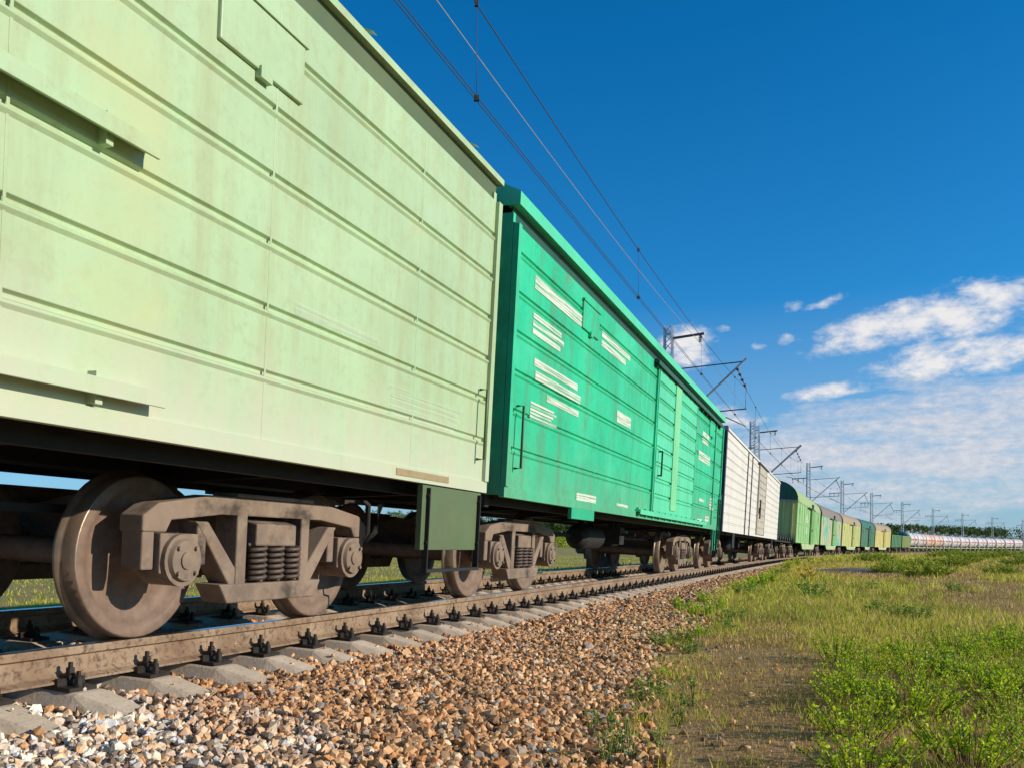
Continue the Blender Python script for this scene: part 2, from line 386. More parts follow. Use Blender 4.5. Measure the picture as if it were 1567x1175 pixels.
M['rusty'] = simple('rusty iron', (.13,.06,.035), .8, .3)

# ------------------------------------------------------------------ ground sheet
def axis(lo, hi, f0, f1, step, g):
    a = list(np.arange(f0, f1, step)); d = step
    while a[-1] < hi: d *= g; a.append(a[-1] + d)
    d = step; b = []
    x = f0
    while x > lo: d *= g; x -= d; b.append(x)
    return np.array(b[::-1] + a)
gx = axis(-900, 1500, -8, 12, .16, 1.07); gy = axis(-120, 2200, 0, 26, .16, 1.07)
GX, GY = np.meshgrid(gx, gy, indexing='ij')
GZ, GS, GO = ground_xy(GX, GY)
nx_, ny_ = GX.shape
idx = np.arange(nx_*ny_).reshape(nx_, ny_)
F = np.stack([idx[:-1,:-1], idx[1:,:-1], idx[1:,1:], idx[:-1,1:]], -1).reshape(-1, 4)
fo = (GO[:-1,:-1] + GO[1:,1:]) / 2; fs = (GS[:-1,:-1] + GS[1:,1:]) / 2
midx = np.where((fo > -2.7) & (fo < edge_o(fs) - .05) & (fs < 400), 1, 0).ravel()
gm = np_mesh('ground', np.stack([GX, GY, GZ], -1).reshape(-1, 3), F, [M['ground'], M['bed']], midx, True)
def cover_fn(x, y, s, o):
    """how grassy a spot of the meadow is, 0 bare .. 1 lush"""
    d = o - edge_o(s)
    bare = np.exp(-((d - .55) / .75) ** 2) * (1 - sstep(8, 13, s)) * (.62 + .5*fbm(x*1.6, y*1.6))
    patch = sstep(.44, .60, fbm(x * .34 + 3.3, y * .20 + 8)) * .9
    return np.clip(1 - bare - patch * sstep(0, 3, d), .08, 1)
cov = cover_fn(GX, GY, GS, GO) * .75 - .30
cov = np.where(GO < 0, .55, cov)
at = gm.attributes.new('cover', 'FLOAT', 'POINT'); at.data.foreach_set('value', cov.ravel().astype(np.float32))
tag(put('ground', gm), 'grassy ground sheet with bare earth along the track', 'ground', kind='structure')

# ploughed strip on the rising field beyond the train
def field_strip(o0, o1, s0, s1, lift, ns=60, no=6):
    ss, oo = np.meshgrid(np.linspace(s0, s1, ns), np.linspace(o0, o1, no), indexing='ij')
    P = track(ss, oo, 0, False); z, _, _ = ground_xy(P[..., 0], P[..., 1]); P[..., 2] = z + lift
    i = np.arange(ns*no).reshape(ns, no)
    return P.reshape(-1, 3), np.stack([i[:-1,:-1], i[:-1,1:], i[1:,1:], i[1:,:-1]], -1).reshape(-1, 4)
V_, F_ = field_strip(-150, -200, -60, 260, .35)
tag(put('ploughed_field', np_mesh('ploughed_field', V_, F_, M['plough'])), 'brown ploughed strip in front of the birch wood', 'field', kind='structure')

# ------------------------------------------------------------------ ballast (uncountable stones, one object)
def ico():
    t = (1 + 5 ** .5) / 2
    v = np.array([(-1,t,0),(1,t,0),(-1,-t,0),(1,-t,0),(0,-1,t),(0,1,t),(0,-1,-t),(0,1,-t),(t,0,-1),(t,0,1),(-t,0,-1),(-t,0,1)], float) / math.hypot(1, t)
    f = np.array([(0,11,5),(0,5,1),(0,1,7),(0,7,10),(0,10,11),(1,5,9),(5,11,4),(11,10,2),(10,7,6),(7,1,8),(3,9,4),(3,4,2),(3,2,6),(3,6,8),(3,8,9),(4,9,5),(2,4,11),(6,2,10),(8,6,7),(9,8,1)])
    return v, f
ICV, ICF = ico()
def rand_rot(n):
    q = RNG.normal(size=(n, 4)); q /= np.linalg.norm(q, axis=1)[:, None]; w, x, y, z = q.T
    return np.stack([1-2*(y*y+z*z), 2*(x*y-z*w), 2*(x*z+y*w), 2*(x*y+z*w), 1-2*(x*x+z*z), 2*(y*z-x*w), 2*(x*z-y*w), 2*(y*z+x*w), 1-2*(x*x+y*y)], -1).reshape(n, 3, 3)
def stones(P, size):
    n = len(P); va = ICV[None] * RNG.uniform(.74, 1.16, (n, 12, 1)) + RNG.normal(0, .085, (n, 12, 3))
    va = va * RNG.uniform(.62, 1.3, (n, 1, 3))
    # flatten one or two sides of each stone: broken faces
    for _ in range(2):
        d = RNG.normal(size=(n, 1, 3)); d /= np.linalg.norm(d, axis=2, keepdims=True); t = (va * d).sum(2, keepdims=True); lim = RNG.uniform(.3, .75, (n, 1, 1))
        va = va - d * np.maximum(t - lim, 0)
    va = np.einsum('nij,nkj->nki', rand_rot(n), va) * np.asarray(size)[:, None, None] + P[:, None]
    return va.reshape(-1, 3), (ICF[None] + 12 * np.arange(n)[:, None, None]).reshape(-1, 3)
SLEEPER_STEP, S_FIRST = .543, 3.49333 - 4 * .543
def near_sleeper(s, o):
    k = (s - S_FIRST) / SLEEPER_STEP; return (np.abs(k - np.round(k)) * SLEEPER_STEP < .13) & (np.abs(o) < 1.33)
VV, FF = [], []; base = 0
def ballast(s0, s1, o0, o1, dens, r0, r1, lift=.0, jit=.018, edge=False):
    global base
    n = int((s1 - s0) * (o1 - o0) * dens); s = RNG.uniform(s0, s1, n); o = RNG.uniform(o0, o1, n)
    if edge:   # thin out at the ragged foot of the shoulder
        e = edge_o(s) + (fbm(s * 1.3, o * 1.3) - .5) * 1.1; keep = RNG.random(n) < np.clip((e - o) / .30 + .5, .0, 1); s, o = s[keep], o[keep]
    k = ~near_sleeper(s, o); s, o = s[k], o[k]
    r = RNG.uniform(r0, r1, len(s)) * RNG.choice([.75, 1., 1., 1.25], len(s)); z = ground_z(s, o)
    P = track(s, o, 0, False); P[:, 2] = z + lift + RNG.uniform(-jit, jit * 1.4, len(s)) + r * .25 + (fbm(P[:, 0] * 2.4, P[:, 1] * 2.4) - .5) * .07 * (np.abs(o) > 1.35)
    v, f = stones(P, r); VV.append(v); FF.append(f + base); base += len(v)
ballast(-1.5, 9, 1.30, 4.1, 1500, .017, .031, edge=True); ballast(-1.5, 9, 1.30, 4.1, 1500, .007, .014, edge=True)
ballast(9, 22, 1.30, 3.2, 1000, .021, .036, edge=True)
ballast(22, 60, 1.25, 2.4, 330, .032, .055, edge=True)
ballast(60, 140, 1.2, 2.2, 60, .06, .10, edge=True)
ballast(-1.5, 14, .30, 1.33, 620, .020, .032, lift=-.012)
ballast(-1.5, 12, -1.35, .30, 420, .022, .036)
ballast(12, 45, -1.35, 1.3, 130, .030, .05)
ballast(-1.5, 40, -3.2, -1.35, 130, .03, .05)
n = 260; ks = RNG.integers(-2, 40, n); s = S_FIRST + ks*SLEEPER_STEP + RNG.uniform(-.10, .10, n); o = RNG.choice([-1, 1], n)*RNG.uniform(.93, 1.32, n); k = o > 0; P = track(s, o, -.205 - .09*sstep(1.05, 1.35, np.abs(o))); v, f = stones(P, RNG.uniform(.006, .02, n)); VV.append(v); FF.append(f + base); base += len(v)
# strays lying in the bare earth beside the shoulder
n = 1500; s = RNG.uniform(1, 16, n); o = edge_o(s) + np.abs(RNG.normal(.3, .75, n)); P = track(s, o, 0, False); zz, _, _ = ground_xy(P[:, 0], P[:, 1]); P[:, 2] = zz + .006
v, f = stones(P, RNG.choice([.006,.008,.011,.016,.024], n, p=[.3,.3,.2,.14,.06])); VV.append(v); FF.append(f + base); base += len(v)
bm_ = np_mesh('ballast', np.concatenate(VV), np.concatenate(FF), M['stone'])
tag(put('ballast', bm_), 'tan and grey crushed stone ballast along the track', 'ballast', kind='stuff')

# ------------------------------------------------------------------ rails
def rail(o0, label):
    prof = [(-.075,-.180),(.075,-.180),(.075,-.168),(.030,-.152),(.0095,-.132),(.0095,-.055),(.035,-.042),(.0375,-.010),(.030,-.001),(.018,.0),(-.018,.0),(-.030,-.001),(-.0375,-.010),(-.035,-.042),(-.0095,-.055),(-.0095,-.132),(-.030,-.152),(-.075,-.168)]
    ss = np.concatenate([np.arange(-8, 60, .5), np.arange(60, 480, 3.)]); n = len(prof); mb = MB()
    A = np.array(prof); V = np.concatenate([track(np.full(n, s), o0 + A[:, 0], A[:, 1]) for s in ss])
    F = []; mi = []
    for k in range(len(ss) - 1):
        for i in range(n):
            j = (i+1) % n; F.append((k*n+i, (k+1)*n+i, (k+1)*n+j, k*n+j)); mi.append(1 if i in (8, 9, 10) else 0)
    o = put('rail', np_mesh('rail', V, np.array(F), [M['rail'], M['rail_top']], mi))
    return tag(o, label, 'rail', 'rails of the curving track')
near = rail(.8, 'sunlit rusty brown rail nearest the stone ballast')
farr = rail(-.8, 'shaded rail on the field side under the wheels')
def rail_mat(s, o, h):
    """frame on the camera-facing web of a rail: x along the rail, y up, z towards the meadow"""
    a = TV(s, o, h); b = TV(s + .5, o, h); f = (b - a).normalized(); u = Vector((0,0,1)); u = (u - f*u.dot(f)).normalized(); w = f.cross(u)
    m = Matrix((f, u, w)).transposed().to_4x4(); m.translation = a; return m
for txt, s, size in (('002', 4.62, .075), ('2', 4.92, .075), ('SN', 7.05, .07), ('HR', 7.5, .06)):
    c = bpy.data.curves.new('chalk_mark', 'FONT'); c.body = txt; c.size = size; c.extrude = .0006; c.offset = -.0012; c.materials.append(M['chalk'])
    o = bpy.data.objects.new('chalk_curve', c); COL.objects.link(o); bpy.context.view_layer.update(); me = bpy.data.meshes.new_from_object(o.evaluated_get(bpy.context.evaluated_depsgraph_get())); bpy.data.objects.remove(o)
    put('chalk_mark', me, near, 0, rail_mat(s, .8 + .0102, -.128))
for s in (8.55, 24.0):
    mb = MB(); m = rail_mat(s, .8, 0)
    for p in [((0,-.022,.0372),(.006,.046,.003)), ((0,-.094,.0095),(.006,.08,.003))]: mb.box(m @ Vector(p[0]), p[1], m.to_3x3())
    mb.build('joint_gap', M['under'], near)

# ------------------------------------------------------------------ sleepers with their fastenings
def sleeper_mesh():
    st = [(-1.35,-.275,.075),(-1.22,-.245,.09),(-1.02,-.210,.105),(-.58,-.210,.105),(-.40,-.255,.10),(.40,-.255,.10),(.58,-.210,.105),(1.02,-.210,.105),(1.22,-.245,.09),(1.35,-.275,.075)]
    mb = MB(); vs = []
    for o, zt, w in st: vs += [(-.15,o,-.45),(-.145,o,zt-.075),(-w,o,zt-.012),(-w+.014,o,zt),(w-.014,o,zt),(w,o,zt-.012),(.145,o,zt-.075),(.15,o,-.45)]
    n = 8
    fs = [(k*n+i, k*n+(i+1) % n, (k+1)*n+(i+1) % n, (k+1)*n+i) for k in range(len(st)-1) for i in range(n)]
    fs += [tuple(range(n))[::-1], tuple((len(st)-1)*n+i for i in range(n))]
    return mb.add(vs, fs).mesh('sleeper', M['concrete'])
def hexnut(mb, c, r, h): mb.cyl(c, (c[0], c[1], c[2]+h), r, n=6, smooth=False)
def fastening_mesh():
    """tie plate, and per side a clamp with its nut and bolt plus the shorter plate bolt; x along the track, y across"""
    mb = MB(); mb.bx(-.085,.085,-.19,.19,-.209,-.188)
    for sg in (-1, 1):
        mb.bx(-.085,.085, sg*.088-.012, sg*.088+.012, -.188, -.150)               # shoulder
        mb.bx(-.03,.03, sg*.082-.036, sg*.082+.036, -.155, -.132)                 # clamp lying on the rail foot
        mb.bx(-.03,.03, sg*.052-.008, sg*.052+.008, -.168, -.150)
        mb.cyl((0,sg*.088,-.19),(0,sg*.088,-.070), .0125, n=10); mb.cyl((0,sg*.088,-.132),(0,sg*.088,-.127), .026, n=12)
        hexnut(mb, (0,sg*.088,-.127), .024, .028)
        mb.cyl((0,sg*.088,-.125),(0,sg*.088,-.112), .0205, n=10)
        for dx in (-.052, .052):
            pass
        mb.cyl((.0,sg*.152,-.19),(.0,sg*.152,-.110), .012, n=10); mb.cyl((.0,sg*.152,-.188),(.0,sg*.152,-.178), .029, n=12); hexnut(mb, (.0,sg*.152,-.178), .023, .030)
        mb.cyl((.0,sg*.152,-.148),(.0,sg*.152,-.136), .019, n=8)
    return mb.mesh('rail_fastening', M['fasten'])
def fastening_small():
    mb = MB(); mb.bx(-.085,.085,-.19,.19,-.209,-.188)
    for sg in (-1, 1):
        mb.bx(-.03,.03, sg*.082-.036, sg*.082+.036, -.17, -.132)
        mb.bx(-.02,.02, sg*.088-.02, sg*.088+.02, -.132, -.075); mb.bx(-.02,.02, sg*.152-.02, sg*.152+.02, -.19, -.115)
    return mb.mesh('rail_fastening', M['fasten'])
SLM, FSM, FSS = sleeper_mesh(), fastening_mesh(), fastening_small()
def track_frame(s):
    a, b = TV(s - .2), TV(s + .2); f = (b - a).normalized(); l = (TV(s, -.8) - TV(s, .8)).normalized(); u = f.cross(l).normalized()
    m = Matrix((f, f.cross(u) * -1, u)).transposed().to_4x4(); m.translation = TV(s); return m
rs = random.Random(5)
for k in range(-2, 284):
    s = S_FIRST + k * SLEEPER_STEP + (rs.uniform(-.02, .02) if k != 3 else 0)
    m = track_frame(s) @ Matrix.Rotation(rs.uniform(-.012, .012), 4, 'Z'); m.translation.z -= rs.uniform(0, .006)
    o = put('sleeper', SLM, mat=m, bevel=.008 if k < 14 else 0)
    if k < 14: o['label'] = 'grey concrete sleeper in the ballast in front of the nearest wheels'
    tag(o, 'grey concrete sleeper sunk in the tan stone ballast under the two rails', 'sleeper', 'concrete sleepers under the rails')
    if k < 150:
        for y in (-.8, .8): put('rail_fastening', FSM if k < 45 else FSS, o, mat=Matrix.Translation((rs.uniform(-.01, .01), y, 0)) @ Matrix.Rotation(rs.uniform(-.06, .06), 4, 'Z'))

# ------------------------------------------------------------------ wagon running gear
def wheel_prof(sg): return [(sg*.075,.0),(sg*.075,.085),(sg*.055,.10),(sg*.02,.13),(sg*.0,.30),(sg*.018,.385),(sg*.062,.395),(sg*.065,.43),(sg*.065,.462),(sg*.060,.470),(sg*-.02,.475),(sg*-.035,.480),(sg*-.045,.502),(sg*-.062,.503),(sg*-.068,.49),(sg*-.068,.40),(sg*-.03,.38),(sg*-.03,.30),(sg*-.04,.14),(sg*-.07,.10),(sg*-.07,.0)]
def wheelset(mb, x):
    for sg in (-1, 1): mb.lathe(wheel_prof(sg), (x, sg*.765, .475), n=36)
    mb.cyl((x,-.72,.475),(x,.72,.475),.08,n=16)
def frame_poly():
    return [(-1.20,.64),(-1.20,.72),(-1.10,.80),(-.60,.86),(.60,.86),(1.10,.80),(1.20,.72),(1.20,.64),(1.06,.63)]
def side_frame(mb, y):
    w = .17; y0, y1 = y - w/2, y + w/2
    mb.prism([(-1.20,.63),(-1.20,.72),(-1.08,.795),(-.62,.86),(.62,.86),(1.08,.795),(1.20,.72),(1.20,.63),(1.02,.63),(.98,.70),(.55,.745),(-.55,.745),(-.98,.70),(-1.02,.63)][::-1], y0, y1)
    for sg in (-1, 1):
        mb.prism([(sg*.77,.70),(sg*.66,.70),(sg*.28,.30),(sg*.44,.30)][::(1 if sg > 0 else -1)], y0+.005, y1-.005)
        mb.bx(min(sg*.30,sg*.40),max(sg*.30,sg*.40),y0-.004,y1+.004,.28,.80)                      # column
        mb.bx(min(sg*1.10,sg*1.19),max(sg*1.10,sg*1.19),y0+.01,y1-.01,.42,.66)                   # horn outside the box
        mb.bx(min(sg*.67,sg*.75),max(sg*.67,sg*.75),y0+.01,y1-.01,.44,.70)
    mb.prism([(-.48,.20),(-.56,.32),(.56,.32),(.48,.20)], y0-.012, y1+.012)                       # spring seat
    mb.bx(-.42,.42,y0-.02,y1+.02,.86,.885)
def axle_box(mb, x, y):
    sg = 1 if y > 0 else -1
    mb.bx(x-.155,x+.155,y-.10,y+.10,.40,.625); mb.cyl((x,y-sg*.09,.475),(x,y+sg*.13,.475),.15,n=24)
    mb.cyl((x,y+sg*.13,.475),(x,y+sg*.155,.475),.125,.115,n=24); mb.cyl((x,y+sg*.155,.475),(x,y+sg*.165,.475),.05,n=12)
    for i in range(4):
        t = math.pi/4 + i*math.pi/2; mb.cyl((x+.10*math.cos(t),y+sg*.15,.475+.10*math.sin(t)),(x+.10*math.cos(t),y+sg*.172,.475+.10*math.sin(t)),.014,n=6)
def springs(mb, y):
    for x in (-.19, 0, .19):
        for dy in (-.055, .055):
            n = 66; mb.tube([(x + .066*math.cos(i*.62), y + dy*1.6 + .05*math.sin(i*.62), .33 + .235*i/(n-1)) for i in range(n)], .014, 5)
def bolster(mb):
    mb.prism([(-1.12,.56),(-1.12,.70),(-.5,.84),(.5,.84),(1.12,.70),(1.12,.56),(.5,.42),(-.5,.42)][::-1], -.22, .22, 'yz'); mb.cyl((0,0,.83),(0,0,.93),.20,n=20)
    for x in (-.36, .36): mb.bar((x,-.9,.40),(x,.9,.40),.05,.09); mb.bar((x*1.15,-.8,.50),(x*1.15,.8,.50),.04,.07)
    for x in (-.40, .40):
        for y in (-.78, .78): mb.bx(x-.035,x+.035,y-.045,y+.045,.34,.60)
_b = {}
def bogie_mesh():
    mb = MB(); side_frame(mb, -1.018); side_frame(mb, 1.018); bolster(mb); return mb.mesh('bogie', M['bogie'])
def wheel_mesh():
    mb = MB(); mb.lathe(wheel_prof(-1), (0,-.765,0), n=48); mb.cyl((0,-.70,0),(0,0,0),.08,n=16)
    m = mb.mesh('wheel', [M['wheel'], M['wheel_face']])
    mi = []
    for p in m.polygons:
        r = math.hypot(p.center.x, p.center.z); mi.append(0 if r > .455 else 1)
    m.polygons.foreach_set('material_index', mi); return m
def abox_mesh(sg): mb = MB(); axle_box(mb, 0, sg*1.018); return mb.mesh('axle_box', M['bogie'])
def spring_mesh(sg): mb = MB(); springs(mb, sg*1.018); return mb.mesh('spring', M['spring'])
BG, WH, AXR, AXL, SPR, SPL = bogie_mesh(), wheel_mesh(), abox_mesh(-1), abox_mesh(1), spring_mesh(-1), spring_mesh(1)
def simple_bogie():
    mb = MB(); side_frame(mb, -1.018); side_frame(mb, 1.018); bolster(mb)
    for x in (-.925, .925):
        for y in (-1.018, 1.018): axle_box(mb, x, y)
    mb.cur = 1
    for x in (-.925, .925): wheelset(mb, x)
    mb.cur = 2
    for y in (-1.018, 1.018): mb.bx(-.26,.26,y-.12,y+.12,.32,.57)
    return mb.mesh('bogie', [M['bogie'], M['wheel_face'], M['spring']])
SBG = simple_bogie()
def add_bogie(parent, x, full):
    o = put('bogie', BG if full else SBG, parent, .01 if full else 0, Matrix.Translation((x, 0, 0)))
    if full:
        for dx in (-.925, .925):
            put('wheel', WH, o, 0, Matrix.Translation((dx, 0, .475))); put('wheel', WH, o, 0, Matrix.Translation((dx, 0, .475)) @ Matrix.Rotation(math.pi, 4, 'Z'))
            put('axle_box', AXR, o, .008, Matrix.Translation((dx, 0, 0))); put('axle_box', AXL, o, .008, Matrix.Translation((dx, 0, 0)))
        put('spring', SPR, o); put('spring', SPL, o)
    return o
def coupler_mesh():
    mb = MB(); mb.bar((0,0,1.04),(.42,0,1.04),.17,.20); mb.prism([(.40,.93),(.40,1.17),(.58,1.20),(.66,1.12),(.66,.95),(.56,.90)][::-1], -.16, .16)
    mb.bx(.60,.70,.05,.19,.96,1.14); return mb.mesh('coupler', M['steel_dark'])
CPL = coupler_mesh()
def underframe(L, w=1.38, z0=1.06, gear=True):
    mb = MB(); h = L/2
    mb.bx(-h+.05,h-.05,-.20,.20,z0-.07,z0+.08); mb.bx(-h+.03,h-.03,-w,w,z0+.02,z0+.09)                # centre sill, floor
    n = max(4, int(L/1.9))
    for i in range(n+1):
        x = -h+.3 + (L-.6)*i/n; mb.prism([(-w,z0-.02),(-w,z0+.06),(w,z0+.06),(w,z0-.02),(.3,z0-.09),(-.3,z0-.09)][::-1], x-.06, x+.06, 'yz')
    for sg in (-1, 1): mb.bx(-h+.04,h-.04,min(sg*w,sg*(w-.08)),max(sg*w,sg*(w-.08)),z0-.07,z0+.06)
    for e in (-h, h-.10): mb.bx(e, e+.10, -w-.05, w+.05, z0-.10, z0+.10)
    mb.bar((-h+3,-.55,z0-.33),(h-3,-.55,z0-.33),.05,.05); mb.bar((-h+3.4,.5,z0-.30),(h-3.4,.5,z0-.30),.04,.04)
    return mb
def brake_gear():
    mb = MB(); mb.cyl((-1.6,-.62,.72),(-.6,-.62,.72),.20,n=18); mb.cyl((-.6,-.62,.72),(-.48,-.62,.72),.20,.12,n=18); mb.cyl((-1.72,-.62,.72),(-1.6,-.62,.72),.12,.20,n=18)
    mb.cyl((.5,-.58,.74),(1.0,-.58,.74),.17,n=16); mb.bar((1.0,-.58,.74),(1.9,-.5,.74),.04,.04); mb.bx(-.1,.22,-.95,-.62,.62,.92); mb.bar((0,-1.2,.80),(0,-.6,.80),.04,.04)
    for x in (-1.4,-.8,.6,.9): mb.bx(x-.03,x+.03,-.66,-.56,.80,1.02)
    return mb.mesh('brake_gear', M['under'])
BRK = brake_gear()
def running_gear(root, L, piv, full=True, w=1.38, z0=1.06, cpl=True):
    underframe(L, w, z0).build('underframe', M['under'], root, .006 if full else 0)
    for x in (-piv, piv): add_bogie(root, x, full)
    put('brake_gear', BRK, root)
    if cpl:
        pass
    if cpl in (True, 'front'): put('coupler', CPL, root, .008 if full else 0, Matrix.Translation((L/2-.05,0,0)))
    if cpl in (True, 'rear'): put('coupler', CPL, root, .008 if full else 0, Matrix.Translation((-L/2+.05,0,0)) @ Matrix.Rotation(math.pi,4,'Z'))
    if False:
        put('coupler', CPL, root, .008 if full else 0, Matrix.Translation((L/2-.05,0,0))); put('coupler', CPL, root, .008 if full else 0, Matrix.Translation((-L/2+.05,0,0)) @ Matrix.Rotation(math.pi,4,'Z'))
def wagon_root(name, s0, s1, piv, label, cat, group=None):
    """s0..s1: where the body's ends stand on the track"""
    mid = (s0+s1)/2; return tag(empty(name, mat=frame_at(mid-piv, mid+piv)), label, cat, group)

def ribbed_side(y, z0, z1, step, depth=.022, gw=.05, sg=-1, first=None):
    """profile (y, z) of a pressed steel side: flat panels parted by shallow grooves and a raised bead below each"""
    p = [(y, z0)]; z = (z0 + step if first is None else first)
    while z < z1 - .08:
        p += [(y, z-gw), (y - sg*depth*-.6, z-gw*.6), (y + sg*depth*.3*1, z-gw*.35), (y - sg*depth, z-gw*.1), (y - sg*depth, z+gw*.25), (y, z+gw*.5)]; z += step
    p += [(y, z1)]; return p
def ladder_mesh(name, x, y, z0, z1, mat, w=.36, n=None):
    mb = MB(); n = n or int((z1-z0)/.3)
    for dx in (-w/2, w/2): mb.bar((x+dx,y,z0),(x+dx,y,z1),.035,.02)
    for i in range(n): z = z0 + .12 + (z1-z0-.2)*i/max(1,n-1); mb.cyl((x-w/2,y,z),(x+w/2,y,z),.011,n=6)
    return mb

def boxcar(name, s0, s1, piv, label, group, P):
    """steel boxcar with pressed sides; P holds the paints and the places of its fittings along x"""
    L = s1 - s0; h = L/2; root = wagon_root(name, s0, s1, piv, label, 'boxcar', group)
    zs, ze = P['zs'], P['ze']; y = 1.60
    running_gear(root, L, piv, cpl=P['cpl'])
    d0, d1 = P['door']
    body = MB()
    for sg in (-1, 1):
        pr = ribbed_side(sg*y, zs+.10, ze, P['rib'], sg=sg)
        if sg > 0: pr = pr[::-1]
        body.strip(pr, -h, d0); body.strip(pr, d1, h)
        prd = [(sg*(y-.10), zs+.1), (sg*(y-.10), ze)]
        body.strip(prd if sg < 0 else prd[::-1], d0, d1)
        for x in (-h+.04, d0-.03, d1+.03, h-.04): body.bx(x-.04, x+.04, sg*(y+.004)-.03, sg*(y+.004)+.03, zs+.1, ze-.003)
        for x in P['seams']:
            body.bx(x-.008, x+.008, sg*y-.0025, sg*y+.0025, zs+.1, ze-.005)
        if P.get('posts'):
            for x in P['posts']: body.bx(x-.045, x+.045, sg*(y+.006)-.02, sg*(y+.006)+.02, zs+.1, ze-.006)
        body.bx(-h, h, sg*(y-.01)-.03, sg*(y-.01)+.03, zs, zs+.10)                             # bottom sill angle
    for e in (-h, h):
        sgn = 1 if e > 0 else -1
        body.bx(min(e, e-sgn*.06), max(e, e-sgn*.06), -y+.03, y-.03, zs+.02, ze+.10)
        for k in range(6): z = zs+.35+k*(ze-zs-.4)/6; body.bx(min(e,e+sgn*.03), max(e,e+sgn*.03), -y+.15, y-.15, z, z+.10)
    body.build('body', P['paint'], root, .006)
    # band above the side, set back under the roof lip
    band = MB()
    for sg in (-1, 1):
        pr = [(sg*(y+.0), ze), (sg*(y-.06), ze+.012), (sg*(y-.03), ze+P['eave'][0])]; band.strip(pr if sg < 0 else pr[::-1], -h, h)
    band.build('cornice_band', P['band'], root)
    # arched roof with lip
    rf = MB(); pr = []
    bh, lo, lt = P['eave']; zr = ze+bh
    pr += [(-(y-.08), zr-.02), (-(y+lo), zr-.02), (-(y+lo), zr+lt)]
    for i in range(13):
        t = -1 + 2*i/12; pr.append((t*(y+lo-.015), zr+lt+.012+.40*(1-t*t)))
    pr += [((y+lo), zr+lt), ((y+lo), zr-.02), ((y-.08), zr-.02)]
    rf.strip(pr, -h-.05, h+.05); n = len(pr)
    for e in (-h-.05, h+.05):
        vs = [(e, a, b) for a, b in pr]; rf.add(vs, [tuple(range(n)) if e > 0 else tuple(range(n-1, -1, -1))])
    for x in np.linspace(-h+.6, h-.6, 9): rf.strip([(t*(y+.03)/6*1., zr+lt+.03+.40*(1-(t/6)**2)) for t in range(-6, 7)], x-.03, x+.03)
    rf.build('roof', P['roof'], root)
    # sliding door, standing proud of the side
    for sg in (-1, 1):
        d = MB(); pr = ribbed_side(sg*(y+.035), zs+.16, ze-.02, P['drib'], .025, .055, sg)
        d.strip(pr if sg < 0 else pr[::-1], d0+.02, d1-.02)
        for x in (d0+.02, d1-.02): d.prism([(sg*(y-.07), zs+.16),(sg*(y+.045), zs+.16),(sg*(y+.045), ze-.02),(sg*(y-.07), ze-.02)], x-.02, x+.02, 'yz')
        d.bx(d0+.04,d1-.04,sg*(y-.02)-.05,sg*(y-.02)+.05,ze-.04,ze-.005); d.bx(d0+.04,d1-.04,sg*(y-.02)-.05,sg*(y-.02)+.05,zs+.14,zs+.18)
        do = d.build('door', P['dpaint'], root)
        if P.get('dstripe'):
            st = MB(); a, b = P['dstripe']; st.bx(a, b, sg*(y+.043)-.008, sg*(y+.043)+.008, zs+.22, ze-.08); st.build('door_stripe', M['pale_stripe'], do)
        hd = MB(); hx = d0+.25; hd.bar((hx, sg*(y+.10), zs+.75), (hx, sg*(y+.10), zs+1.15), .025, .025)
        for z in (zs+.75, zs+1.15): hd.bar((hx, sg*(y+.02), z), (hx, sg*(y+.11), z), .025, .025)
        hd.build('handle', M['steel_dark'], do)
    for (x0, x1, z, t, mt) in P['rails']:
        g = MB()
        for sg in (-1, 1):
            g.bx(x0, x1, sg*(y+.045)-.045, sg*(y+.045)+.045, z-.018, z+.018); g.bx(x0, x1, sg*(y+.085)-.008, sg*(y+.085)+.008, z-.055, z+.018)
            for x in np.arange(x0+.1, x1, .55): g.bx(x-.02, x+.02, sg*(y+.02)-.03, sg*(y+.02)+.03, z-.09, z+.05)
        g.build('door_rail', mt, root, .003)
    for x, z in P['hatches']:
        for sg in (-1, 1):
            g = MB(); g.bx(x-.36, x+.36, sg*(y+.002)-.022, sg*(y+.002)+.022, z-.16, z+.16); hb = g.build('hatch', P['paint'], root, .008)
            q = MB(); q.bx(x-.38, x+.38, sg*(y+.016)-.02, sg*(y+.016)+.02, z+.16, z+.185)
            q.bx(x-.05, x+.05, sg*(y+.02)-.02, sg*(y+.02)+.02, z-.20, z-.14)
            q.build('hatch_hinge', P['paint'], hb)
    for (x0, x1, z0, z1, mt) in P['plates']:
        g = MB(); g.bx(x0, x1, -y-.02, -y+.03, z0, z1); g.build('step_plate', mt, root, .006)
        q = MB(); xm = (x0+x1)/2
        for x in (x0+.07, x1-.07):
            q.bar((x, -y-.028, z1-.02), (x, -y-.028, z0-.16), .05, .014)
            for z in (z0+.06, z1-.08): q.cyl((x, -y-.03, z), (x, -y-.048, z), .016, n=6)
        q.bar((x0+.05, -y-.03, z0-.16), (x1-.05, -y-.03, z0-.16), .06, .025)
        if z1 - z0 > .3: q.build('step_rung', M['under'], root, .003)
    for x in P['ladders']:
        for sg in (-1, 1): ladder_mesh('ladder', x, sg*(y+.09), zs-.45, zs+.75, M['steel_dark'], .34).build('step_ladder', P['band'], root)
    for e in (-1, 1): ladder_mesh('ladder', 0, 0, 0, 1, M['steel_dark'])
